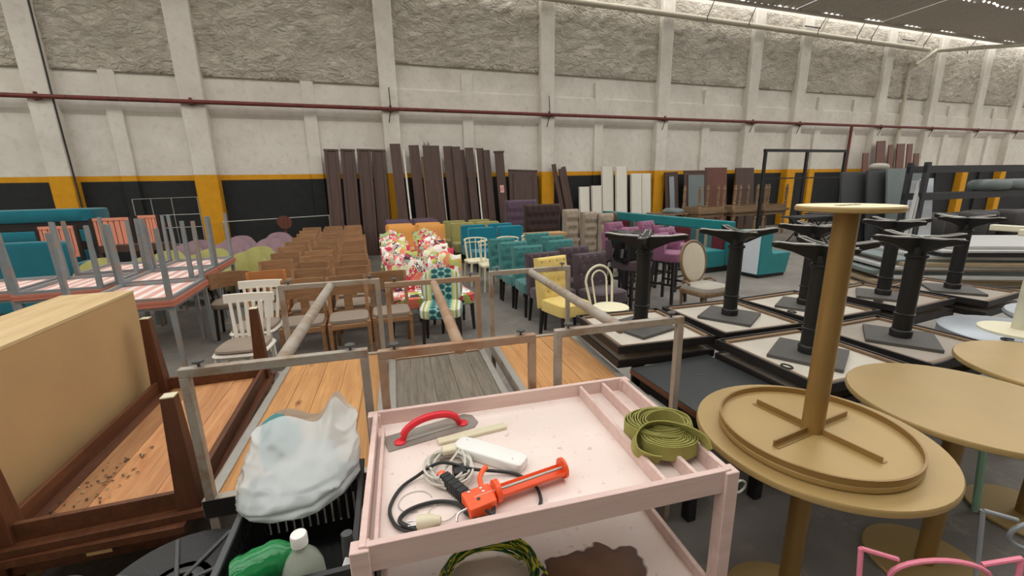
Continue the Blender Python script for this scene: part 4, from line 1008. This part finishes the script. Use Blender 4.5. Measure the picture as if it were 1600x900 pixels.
# -- teal sofas at the left
def sofa_block(name, label, x0, x1, y0, y1, z0, z1, fab, group=None, e=.12):
    t = thing(name, label, 'sofa', ((x0 + x1) / 2, (y0 + y1) / 2, z0), 0, group)
    w_, d, h = x1 - x0, y1 - y0, z1 - z0
    return t, w_, d, h
for k in range(4):
    t, w_, d, h = sofa_block('padded_bench', 'teal padded bench ' + ('at the bottom of', 'second in', 'third in', 'on top of')[k] + ' the bench stack by the black wall', -8.2, -5.15 + .08 * k, 10.5, 11.2, .0 + k * .39, .38 + k * .39, 'sofa_teal', 'stacked teal benches')
    obj('seat_pad', MB().cushion((0, 0, h - .12), (w_, d, .24), .12, 36, 10), 'sofa_teal', t); obj('base', MB().box(-w_ / 2 + .03, w_ / 2 - .03, -d / 2 + .03, d / 2 - .03, 0, .16), 'black_wood', t, smooth=0)
t = thing('teal_sofa', 'teal sofa with its flat back turned to the striped tables', 'sofa', (-5.55, 9.1, 0))
obj('backrest', MB().cushion((0, -.33, .56), (2.1, .2, 1.1), .12, 36, 12), 'sofa_teal', t); obj('seat', MB().cushion((0, .1, .3), (2.0, .75, .34), .2, 30, 10), 'sofa_teal', t)
for sx in (-1, 1): obj('armrest', MB().cushion((sx * .98, .05, .4), (.16, .8, .6), .2), 'sofa_teal', t)
for sx in (-1, 1):
    for sy in (-1, 1): obj('leg', MB().box(sx * .9 - .03, sx * .9 + .03, sy * .3 - .03, sy * .3 + .03, 0, .14), 'black_wood', t)
# coral slatted panels and dark bench behind
for k, (x0, x1, z0, z1) in enumerate(((-5.5, -4.95, .75, 1.27), (-4.75, -4.15, .8, 1.38), (-4.1, -3.76, .85, 1.40))):
    t = thing('coral_chair_back', ('coral slatted panel standing behind the teal sofa', 'coral slatted panel between the other two coral ones', 'coral slatted panel closest to the olive chairs')[k], 'panel', ((x0 + x1) / 2, 10.0 + .1 * k, 0), 0, 'coral slatted panels')
    w_ = x1 - x0; n = 7
    for i in range(n): obj('slat', MB().box(-w_ / 2 + i * w_ / n, -w_ / 2 + (i + .8) * w_ / n, -.015, .015, z0, z1), 'coral', t, smooth=0)
    obj('rail', MB().box(-w_ / 2, w_ / 2, -.025, .025, z1 - .05, z1), 'coral', t, smooth=0); obj('rail', MB().box(-w_ / 2, w_ / 2, -.025, .025, z0 - .05, z0), 'coral', t, smooth=0)
    for sx in (-1, 1): obj('post', MB().box(sx * w_ / 2 - .025, sx * w_ / 2 + .025, -.03, .03, 0, z1), 'dark_leg', t, smooth=0)
t = thing('dark_bench', 'dark brown bench behind the upturned striped tables', 'bench', (-3.93, 9.56, 0)); obj('seat', MB().box(-.5, .5, -.12, .12, .8, .92), 'dark_panel', t, smooth=0)
for sx in (-1, 1): obj('leg', MB().box(sx * .5 - .03, sx * .5 + .03, -.1, .1, 0, .8), 'dark_panel', t, smooth=0)
t = thing('wire_rack', 'thin white wire rack frame in front of the black wall', 'frame', (-4.3, 12.3, 0))
obj('hoop', MB().tube([(-.65, 0, .0), (-.65, 0, 1.68), (.62, 0, 1.70), (.62, 0, 0)], .012, 6), 'zinc', t)
for z in (1.3, 1.0, .6): obj('rail', MB().tube([(-.65, 0, z), (.62, 0, z)], .008, 6), 'zinc', t)
for x in (-.3, .1): obj('upright', MB().tube([(x, 0, 0), (x, 0, 1.69)], .008, 6), 'zinc', t)
tag(obj('wall_rail', MB().tube([(-3.4, 12.9, 1.05), (-.7, 12.9, 1.12)], .012, 6).tube([(-3.4, 12.9, 0), (-3.4, 12.9, 1.05)], .012, 6).tube([(-.85, 12.9, 0), (-.85, 12.9, 1.11)], .025, 6), 'zinc'), 'thin grey rail along the black wall behind the mauve chairs', 'rail')

# ================================================================== FAR: things against the wall
def lean(name, label, cat, x, w_, h, tilt, mat, y=None, th=.04, group=None, slant=0, rz=0, extra=None):
    """board leaning back against the wall: foot in front, top near the wall"""
    y = 12.98 - h * sin(tilt) - (lean.n % 3) * .075 if y is None else y; lean.n += 1
    t = thing(name, label, cat, (x, y, 0), rz, group); t.rotation_euler = (-tilt, slant, rz)
    b_ = obj('board', MB().box(-w_ / 2, w_ / 2, -th, 0, 0, h), mat, t, smooth=0, bevel=.004)
    if extra: extra(t, w_, h, th)
    return t
def moulded(t, w_, h, th):
    for sx in (-1, 1): obj('stile', MB().box(sx * (w_ / 2 - .04) - .035, sx * (w_ / 2 - .04) + .035, -th - .025, -th, 0, h - .01), 'dark_panel', t, smooth=0, bevel=.004)
    obj('cap_moulding', MB().box(-w_ / 2 - .01, w_ / 2 + .01, -th - .03, .01, h - .02, h + .03), 'dark_panel', t, smooth=0, bevel=.004)
lean.n = 0
G = 'tall dark brown boards leaning on the wall'
for k, (x, nm) in enumerate(((-.62, 'nearest the black wall'), (-.20, 'second from the black wall'), (.22, 'with a dark knot hole'), (.60, 'beside the bare narrow plank'))):
    lean('tall_board', 'tall dark brown moulded board ' + nm, 'board', x - .05, .36, 2.86, radians(9), 'dark_panel', group=G, slant=radians(1.0), extra=moulded)
tb = [(1.02, .30, 3.05, 'dark_panel'), (1.26, .05, 2.9, 'panel_white'), (1.62, .30, 3.02, 'dark_panel'), (1.86, .08, 2.7, 'oak'), (2.15, .50, 3.0, 'dark_panel'), (2.46, .04, 2.98, 'panel_white'), (2.72, .28, 3.0, 'dark_panel'), (2.98, .26, 2.98, 'dark_panel'), (3.2, .2, 2.9, 'dark_panel'), (3.45, .26, 2.96, 'dark_panel'), (3.66, .04, 2.9, 'panel_white'), (3.84, .26, 2.95, 'dark_panel'), (4.06, .22, 2.9, 'dark_panel')]
nth = 0
for k, (x, w_, h, mt) in enumerate(tb):
    x = 1.0 + (x - 1.02) * .87 - .0; w_ *= .95
    lb = {'panel_white': 'narrow pale strip leaning between the tall dark boards', 'oak': 'narrow bare oak strip leaning between tall dark boards', 'dark_panel': 'tall plain dark brown board leaning in the row against the wall'}[mt]
    if k == 4: lb = 'wide dark brown board with a splintered top edge'
    o = lean('tall_board', lb, 'board', x + .12, w_, h, radians(9 - .25 * (k % 3)), mt, group=G, slant=radians(-1.2), th=.03 + .01 * (k % 2))
    if k == 4:
        sp = MB()
        for q in range(6): sp.taper((-.22 + q * .035, -.02, h - .01), (-.215 + q * .035, -.02, h + .03 + .05 * ((q * 5) % 3)), .014, .004)
        obj('splinters', sp, mt, o, smooth=0)
def stk(t, w_, h, th):
    st_ = obj('sticker', MB().box(-.06, .06, -th - .004, -th, 1.62, 1.84), 'sticker', t, smooth=0)
    obj('sticker_mark', MB().tube([(.03 * cos(a), -th - .005, 1.73 + .045 * sin(a)) for a in [i * pi / 8 for i in range(16)]], .006, 5, True), 'sticker_ink', st_)
    obj('cap_moulding', MB().box(-w_ / 2 - .02, w_ / 2 + .02, -th - .02, .01, h - .02, h + .03), 'dark_panel', t, smooth=0)
lean('tall_board', 'narrow dark brown board with a pale pink sticker', 'board', 4.15, .28, 2.82, radians(7), 'dark_panel', group=G, slant=radians(-1.5), extra=stk)
def framed(pm):
    def f(t, w_, h, th):
        obj('inset_panel', MB().box(-w_ / 2 + .16, w_ / 2 - .16, -th - .008, -th + .004, .15, h - .14), pm, t, smooth=0)
        for sx in (-1, 1): obj('bead', MB().box(sx * (w_ / 2 - .15) - .015, sx * (w_ / 2 - .15) + .015, -th - .02, -th, .13, h - .12), 'dark_panel', t, smooth=0)
        obj('top_edge', MB().box(-w_ / 2 - .01, w_ / 2 + .01, -th - .015, .01, h - .03, h + .015), 'dark_panel', t, smooth=0)
    return f
lean('wardrobe_door', 'dark brown panelled wardrobe door leaning beside the yellow pilaster', 'door', 4.82, .96, 2.30, radians(10), 'dark_panel', slant=radians(2), extra=framed('dark_panel'))
for k, (x, h) in enumerate(((6.35, 2.5), (6.52, 2.35), (6.72, 2.42))): lean('plank', 'dark plank leaning sideways beside the yellow pilaster', 'plank', x, .14, h, radians(6), 'dark_panel', slant=radians(-10), group='dark planks leaning sideways')
G = 'cream panels leaning on the wall'
def grooves(t, w_, h, th):
    for sx in (-1, 1): obj('edge_bead', MB().box(sx * (w_ / 2 - .02) - .006, sx * (w_ / 2 - .02) + .006, -th - .006, -th, .02, h - .02), 'oak', t, smooth=0)
for k, (x, w_, h, lb) in enumerate(((7.03, .40, 1.73, 'short cream panel next to the leaning dark planks'), (7.45, .40, 1.76, 'short cream panel next to the tall cream ones'), (7.93, .46, 2.38, 'tall cream panel with a dark edge strip'), (8.42, .46, 2.38, 'tall cream panel with grey soiling'), (8.98, .46, 2.14, 'medium cream panel with beaded edges'), (9.46, .46, 2.14, 'medium cream panel touching the yellow pilaster'))):
    lean('cream_panel', lb, 'panel', x, w_, h, radians(5), 'panel_white', group=G, extra=grooves)
lean('mirror_door', 'narrow dark door with a pale mirror strip', 'door', 10.55, .55, 2.16, radians(6), 'dark_panel', slant=radians(-2), extra=framed('mirror_grey'))
lean('glazed_door', 'wide dark door with a grey glazed panel', 'door', 11.5, 1.05, 2.2, radians(6), 'dark_panel', extra=framed('slate'))
lean('wine_door', 'plain reddish brown door leaning behind the turned table legs', 'door', 12.55, 1.0, 2.32, radians(6), 'wine_wood')
lean('brown_door', 'plain brown door leaning at the end of the door row', 'door', 13.85, .9, 2.30, radians(6), 'dark_panel')
# box armchairs in olive and teal
def box_chair(label, group, fab, w_=.60):
    t = thing('box_armchair', label, 'armchair', group=group)
    obj('backrest', MB().cushion((0, .26, .56), (w_, .16, .72), .12, 24, 10), fab, t); obj('seat', MB().cushion((0, -.03, .34), (w_, .56, .22), .15, 24, 8), fab, t)
    legs4(t, 'black_wood', w_ / 2 - .05, -.25, .27, .24, .02, 0)
    return t
bo = box_chair('olive square-backed padded chair near the tall dark boards', 'olive square-backed chairs', 'box_olive'); f_ = [False]
for x, y in ((2.4, 10.55), (3.08, 10.55), (2.35, 11.3), (3.05, 11.3)): put(bo, f_, (x, y, 0), 0)
bt = box_chair('teal square-backed padded chair in front of the olive ones', 'teal square-backed chairs', 'box_teal'); f_ = [False]
for x, y in ((2.5, 9.05), (3.2, 9.1), (2.5, 9.8), (3.2, 9.85)): put(bt, f_, (x, y, 0), 0)
# tufted headboards / sofa backs
def tuft_back(label, x, y, w_, h, fab, rows=6, cols=6, rz=0, thick=.16):
    t = thing('tufted_sofa', label, 'sofa', (x, y, 0), rz, 'tufted sofa sections')
    mb = MB(); mb.tuft(w_, h - .08, thick, rows, cols, .05, T(0, -.1, .08)); obj('backrest', mb, fab, t, smooth=70)
    obj('seat', MB().cushion((0, .28, .3), (w_, .6, .34), .2, 24, 8), fab, t)
    for sx in (-1, 1): obj('leg', MB().box(sx * (w_ / 2 - .08) - .03, sx * (w_ / 2 - .08) + .03, -.1, .4, 0, .14), 'black_wood', t, smooth=0)
    return t
tuft_back('very dark brown tufted sofa section behind the teal chairs', 4.42, 10.45, .98, 1.33, 'darkchoc')
tuft_back('plum grey sofa section behind the very dark tufted one', 4.2, 11.45, .9, 1.42, 'purple')
for k, (x, y, h, lb) in enumerate(((4.72, 9.42, 1.24, 'taupe velvet tufted sofa section nearest the very dark one'), (5.135, 9.28, 1.17, 'taupe velvet tufted sofa section in the middle'), (5.52, 9.18, 1.12, 'taupe velvet tufted sofa section next to the chocolate one'))):
    t = tuft_back(lb, x, y, .375, h, 'taupe', 6, 3)
tuft_back('chocolate brown tufted sofa section beside the teal bench', 5.98, 9.85, .52, 1.08, 'choc', 6, 4)
t = thing('tan_board', 'pale tan board lying behind the teal tufted chairs', 'board', (3.75, 8.6, 0)); obj('top', MB().box(-.45, .45, -.2, .2, .74, .80), 'box_ply', t, smooth=0)
for sx in (-1, 1): obj('leg', MB().box(sx * .4 - .03, sx * .4 + .03, -.15, .15, 0, .74), 'box_ply', t, smooth=0)
# teal bench with striped back
t = thing('teal_bench', 'long teal banquette with striped maroon and tan backrest', 'bench', (6.95, 6.75, 0), radians(2))
obj('back_board', MB().box(.02, .24, 0, 4.5, .12, 1.02), 'bench_teal', t, bevel=.02)
obj('head_roll', MB().box(-.03, .05, 0, 4.5, .82, 1.03), 'bench_teal', t, bevel=.02)
obj('back_pad', MB().box(-.06, .03, .02, 4.48, .45, .82), 'stripes', t, bevel=.02)
obj('seat', MB().box(-.5, .02, 0, 4.5, .1, .46), 'bench_teal', t, bevel=.03); obj('plinth', MB().box(-.46, .2, .03, 4.47, 0, .1), 'black_wood', t, smooth=0)
t = thing('teal_bench', 'short teal bench end with a white back panel', 'bench', (7.0, 5.95, 0), radians(3))
obj('body', MB().prism([(0, .06), (.76, .06), (.84, .42), (.82, .46), (.36, .46), (.32, .5), (.30, .88), (.02, .88), (0, .86)], -.6, 0, T(0, 0, 0) @ Matrix.Rotation(pi / 2, 4, 'X')), 'bench_teal', t, bevel=.015)
obj('back_panel', MB().box(-.012, .0, .02, .58, .08, .84), 'white_panel', t, smooth=0); obj('plinth', MB().box(.03, .74, .02, .58, 0, .062), 'black_wood', t, smooth=0)
# pink bar stools
def stool(label, loc, rz, fab='pink'):
    t = thing('bar_stool', label, 'stool', loc, rz, 'tufted pink bar stools')
    obj('seat', MB().cushion((0, -.02, .73), (.46, .44, .15), .3, 24, 8), fab, t)
    mb = MB(); mb.tuft(.48, .29, .10, 3, 4, .035, T(0, .2, .76) @ Matrix.Rotation(-.12, 4, 'X')); obj('backrest', mb, fab, t, smooth=70)
    for sx in (-1, 1): mb = MB(); mb.tuft(.26, .17, .07, 2, 2, .02, T(sx * .21, .09, .78) @ RZ(-sx * pi / 2)); obj('side_wing', mb, fab, t, smooth=70)
    legs4(t, 'black_wood', .18, -.18, .18, .68, .022, .02, .018)
    for sy in (-1, 1): obj('footrest', MB().box(-.18, .18, sy * .19 - .012, sy * .19 + .012, .24, .27), 'black_wood', t, smooth=0); obj('footrest', MB().box(sy * .19 - .012, sy * .19 + .012, -.18, .18, .30, .33), 'black_wood', t, smooth=0)
    return t
s1 = stool('pink tufted bar stool next to the oval-back chair', (4.40, 5.32, 0), .35)
for (x, y, r_, lb) in ((5.05, 6.0, .3, 'pink tufted bar stool directly behind the oval-back chair'), (3.98, 5.95, .3, 'pink tufted bar stool beside the black plastic wrap'), (4.55, 6.35, .3, 'pink tufted bar stool in the second row'), (5.6, 7.3, .3, 'pink tufted bar stool nearest the teal bench'), (4.9, 7.4, .3, 'pink tufted bar stool farthest from the oval-back chair')): dup(s1, (x, y, 0), r_, lb)
s2 = stool('dark bar stool wrapped in shiny black plastic film', (3.42, 5.55, 0), .3, 'plum'); s2['group'] = 'dark bar stools'
s2.location = (3.5, 5.04, 0)
mb = MB().cushion((0, 0, .0), (.5, .46, .42), .3, 44, 22); mb.v = [tuple(Vector(q) * (1 + .16 * noise.noise(Vector(q) * 9) + .10 * noise.noise(Vector(q) * 21))) for q in mb.v]
o = tag(obj('plastic_wrap', mb, 'black_wrap', smooth=20), 'crumpled shiny black plastic film covering a bar stool seat', 'plastic'); o.location = (3.5, 5.04, .96)
# oval-back french chair
t = thing('oval_back_chair', 'french oval-back chair with pale upholstery and carved wooden frame', 'chair', (4.25, 4.42, 0), .12)
M_ = T(0, .2, .76) @ Matrix.Rotation(-.16, 4, 'X')
ring = [M_ @ Vector(((.232 + .02 * sin(a)) * cos(a), 0, .28 * sin(a))) for a in [i * 2 * pi / 36 for i in range(36)]]
obj('back_ring', MB().tube(ring, .021, 8, True), 'french_wood', t)
obj('back_pad', MB().cushion((0, 0, 0), (.45, .06, .54), .85, 28, 12, M_), 'linen', t)
obj('seat_rail', MB().cushion((0, -.02, .40), (.54, .50, .08), .4, 28, 8), 'french_wood', t); obj('seat_pad', MB().cushion((0, -.02, .445), (.50, .47, .11), .45, 28, 8), 'greyseat', t)
for sx in (-1, 1):
    obj('back_post', MB().tube([(sx * .16, .2, .4), (sx * .15, .2, .53)], .02, 8), 'french_wood', t)
    for y in (-.2, .18): obj('leg', MB().lathe([(.012, 0), (.014, .02), (.022, .3), (.028, .33), (.022, .36), (.026, .4)], 12, (sx * .2, y, 0)), 'french_wood', t)
    obj('arm_scroll', MB().tube(smoothpath([(sx * .2, .17, .5), (sx * .24, .08, .53), (sx * .25, .02, .5)], 5), .018, 8), 'french_wood', t)
# tables with turned legs, upturned
def turned(label, loc, w_, d):
    t = thing('turned_leg_table', label, 'table', loc, 0, 'upturned oak tables with turned legs')
    obj('tabletop', MB().box(-w_ / 2, w_ / 2, -d / 2, d / 2, -.04, 0), 'oak_y', t, smooth=0, bevel=.004)
    for s_ in (-1, 1):
        obj('apron', MB().box(-w_ / 2 + .08, w_ / 2 - .08, s_ * (d / 2 - .08) - .015, s_ * (d / 2 - .08) + .015, 0, .12), 'oak_y', t, smooth=0); obj('apron', MB().box(s_ * (w_ / 2 - .08) - .015, s_ * (w_ / 2 - .08) + .015, -d / 2 + .08, d / 2 - .08, 0, .12), 'oak_y', t, smooth=0)
        for q in (-1, 1):
            obj('leg', MB().lathe([(.05, 0), (.05, .14), (.035, .16), (.05, .19), (.05, .22), (.03, .25), (.045, .36), (.05, .5), (.04, .62), (.055, .65), (.055, .68), (.03, .71), (.04, .75), (.02, .79)], 14, (s_ * (w_ / 2 - .1), q * (d / 2 - .1), 0)), 'oak', t)
    return t
for k, (x, y, w_, lb) in enumerate(((10.55, 11.3, 1.15, 'upturned oak table with turned legs in front of the glazed door'), (11.85, 11.2, 1.15, 'upturned oak table with turned legs in front of the reddish door'), (13.15, 11.2, 1.15, 'upturned oak table with turned legs beside the black rack frame'))):
    t = turned(lb, (x, y, .90), w_, .9)
    u = dup(t, (x, y, .82), 0, lb.replace('upturned oak table with turned legs', 'oak table standing under the upturned one')); u.rotation_euler = (pi, 0, .03)
t = thing('oak_sideboard', 'long oak table end beside the yellow pilaster with a grey cloth', 'table', (9.4, 11.6, 0)); obj('top', MB().box(-.45, .5, -.4, .5, .80, .85), 'oak_y', t, bevel=.004); 
for sx in (-.38, .42):
    for sy in (-.32, .42): obj('leg', MB().box(sx - .04, sx + .04, sy - .04, sy + .04, 0, .8), 'oak', t, smooth=0)
mb = MB().cushion((9.5, 11.45, .90), (.75, .5, .22), .8, 22, 10); mb.v = [(q[0], q[1], max(.852, q[2] + .04 * noise.noise(Vector(q) * 5))) for q in mb.v]
tag(obj('grey_cloth', mb, 'slate', smooth=60), 'grey crumpled cloth lying on the oak table', 'cloth')
# black rack frame
t = thing('open_rack', 'tall open black metal frame standing behind the tables', 'frame', (13.5, 10.22, 0))
for x in (-1.75, 0.0, 1.75): obj('upright', MB().box(x - .045, x + .045, -.03, .03, 0, 2.72), 'black_iron', t, smooth=0)
obj('top_bar', MB().box(-1.8, 1.8, -.04, .04, 2.66, 2.74), 'black_iron', t, smooth=0); obj('low_bar', MB().box(-1.75, 1.75, -.02, .02, 1.85, 1.89), 'black_iron', t, smooth=0)
for x in (-1.75, 1.75): obj('foot', MB().box(x - .04, x + .04, -.4, .4, 0, .05), 'black_iron', t, smooth=0)
# folding tables
for k, (x, y) in enumerate(((12.2, 8.9), (13.9, 9.5))):
    t = thing('folding_table', ('dark folding table with crossed legs in front of the oak tables', 'dark folding table with crossed legs by the black frame')[k], 'table', (x, y, 0), .1, 'dark folding tables')
    obj('top', MB().box(-.75, .75, -.35, .35, .76, .80), 'slate_dark', t, smooth=0)
    for sy in (-.3, .3):
        for s_ in (-1, 1): obj('leg', MB().tube([(-s_ * .5, sy, .76), (s_ * .5, sy, 0)], .02, 6), 'black_iron', t)
# leaning slate boards
G = 'large grey boards leaning on edge'
for k, (x, w_, mt, lb) in enumerate(((11.95, .9, 'slate_dark', 'dark grey padded board with rounded corner'), (12.55, .7, 'slate_dark', 'dark grey board between the padded and the pale one'), (13.45, 1.5, 'slate', 'large pale grey-green board leaning beside the rack'))):
    t = lean('grey_board', lb, 'board', x, w_, 2.0 + .03 * k, radians(8), mt, y=7.5 - .16 * k, th=.05, group=G)
    obj('rear_prop', MB().box(-.03, .03, .0, .3, 0, .9), 'slate_dark', t, smooth=0)
tag(obj('cloth_bundle', MB().cushion((12.9, 7.75, 2.10), (.6, .3, .2), .8, 18, 8), 'greyseat'), 'pale rag bundle lying on top of the grey boards', 'cloth')
# steel rack at right
t = thing('steel_rack', 'dark steel pallet rack with long horizontal beams', 'rack', (11.05, 5.75, 0), radians(-2))
for x in (.0, 5.2):
    for y in (0, .3): obj('upright', MB().box(x - .05, x + .05, y - .04, y + .04, 0, 2.12), 'rack_iron', t, smooth=0)
    obj('brace', MB().tube([(x, 0, .2), (x, .3, .9)], .02, 6), 'rack_iron', t)
for z in (1.44, 2.0):
    for y in (0, .3): obj('beam', MB().box(-.05, 5.25, y - .03, y + .03, z - .09, z + .05), 'rack_iron', t, smooth=0)
for k in range(3): obj('leaning_strut', MB().tube([(-.2 - .12 * k, -.1, .55), (.12 - .05 * k, .1, 1.75)], .035, 6), 'slab_white' if k else 'rack_iron', t)
lean('white_sheet', 'pale blue-white sheet leaning inside the steel rack', 'sheet', 12.0, .55, 1.75, radians(7), 'white_panel', y=6.2); lean('white_sheet', 'second pale sheet leaning deeper inside the steel rack', 'sheet', 12.75, .45, 1.8, radians(7), 'white_panel', y=6.4)
for k in range(5):
    mb = MB().cushion((0, 0, .4), (.95, .7, .8), .35, 18, 8); o = tag(obj('dark_bundle', mb, 'clutter', smooth=60), 'dark wrapped bundle stored on the floor under the steel rack', 'bundle', 'dark bundles under the rack'); o.location = (14.9 + k * 1.02, 7.6 + .2 * (k % 2), 0)
for k in range(3):
    mb = MB().cushion((0, 0, .13), (.8, .6, .26), .6, 18, 8); o = tag(obj('grey_bundle', mb, 'slate', smooth=60), 'grey folded cover lying across the lower rack beams', 'bundle', 'grey covers on the rack'); o.location = (13.6 + k * .85, 5.85, 1.49)
# reddish boards behind the rack
for k, (x, h, w_, lb) in enumerate(((20.3, 2.85, .35, 'short reddish plank standing alone behind the grey boards'), (21.2, 3.35, .55, 'reddish plank leaning on the far wall'), (22.5, 3.25, .5, 'dark reddish plank in the far bunch'), (23.1, 3.25, .35, 'tall reddish plank in the middle of the far bunch'), (23.6, 2.85, .35, 'short light reddish plank in the far bunch'), (21.85, 3.2, .3, 'narrow reddish plank in the far bunch'))):
    lean('red_plank', lb, 'plank', x, w_, h, radians(4), 'wine_wood', y=12.55, group='reddish planks on the far wall', slant=radians(-2))
# stacked slabs
names = ('lowest', 'second', 'third', 'fourth', 'fifth', 'sixth', 'seventh', 'eighth', 'ninth', 'tenth', 'eleventh', 'twelfth', 'thirteenth', 'topmost')
z = 0; mts = ['slab_wood', 'slab_white', 'slab_wood', 'slab_wood', 'slab_white', 'slate', 'slab_wood', 'slab_white', 'slab_wood', 'slate', 'slab_white', 'rack_iron', 'slab_white', 'slab_white']
for k, mt in enumerate(mts):
    th = .075 if mt == 'rack_iron' else (.035, .06, .05)[(k * 5) % 3]; n0 = .14 * ((k * 3) % 5) / 2 + (.55 if k > 9 else 0)
    o = tag(obj('stacked_slab', MB().box(-1.95 + n0 + .03 * k, 2.3 + .1 * ((k * 5) % 3), -.85 + .05 * ((k * 7) % 4), .85, z + .001, z + th), mt, smooth=0, bevel=.004),
        {'slab_wood': 'wooden board', 'slab_white': 'white laminated board', 'rack_iron': 'dark steel beam layer', 'slate': 'grey board'}[mt] + ' in the stack beyond the black tables, layer ' + names[k], 'board', 'stacked boards')
    o.location = (10.0, 4.45, 0); o.rotation_euler = (0, 0, radians(-28 + ((k * 7) % 5 - 2) * .7)); z += th + .003
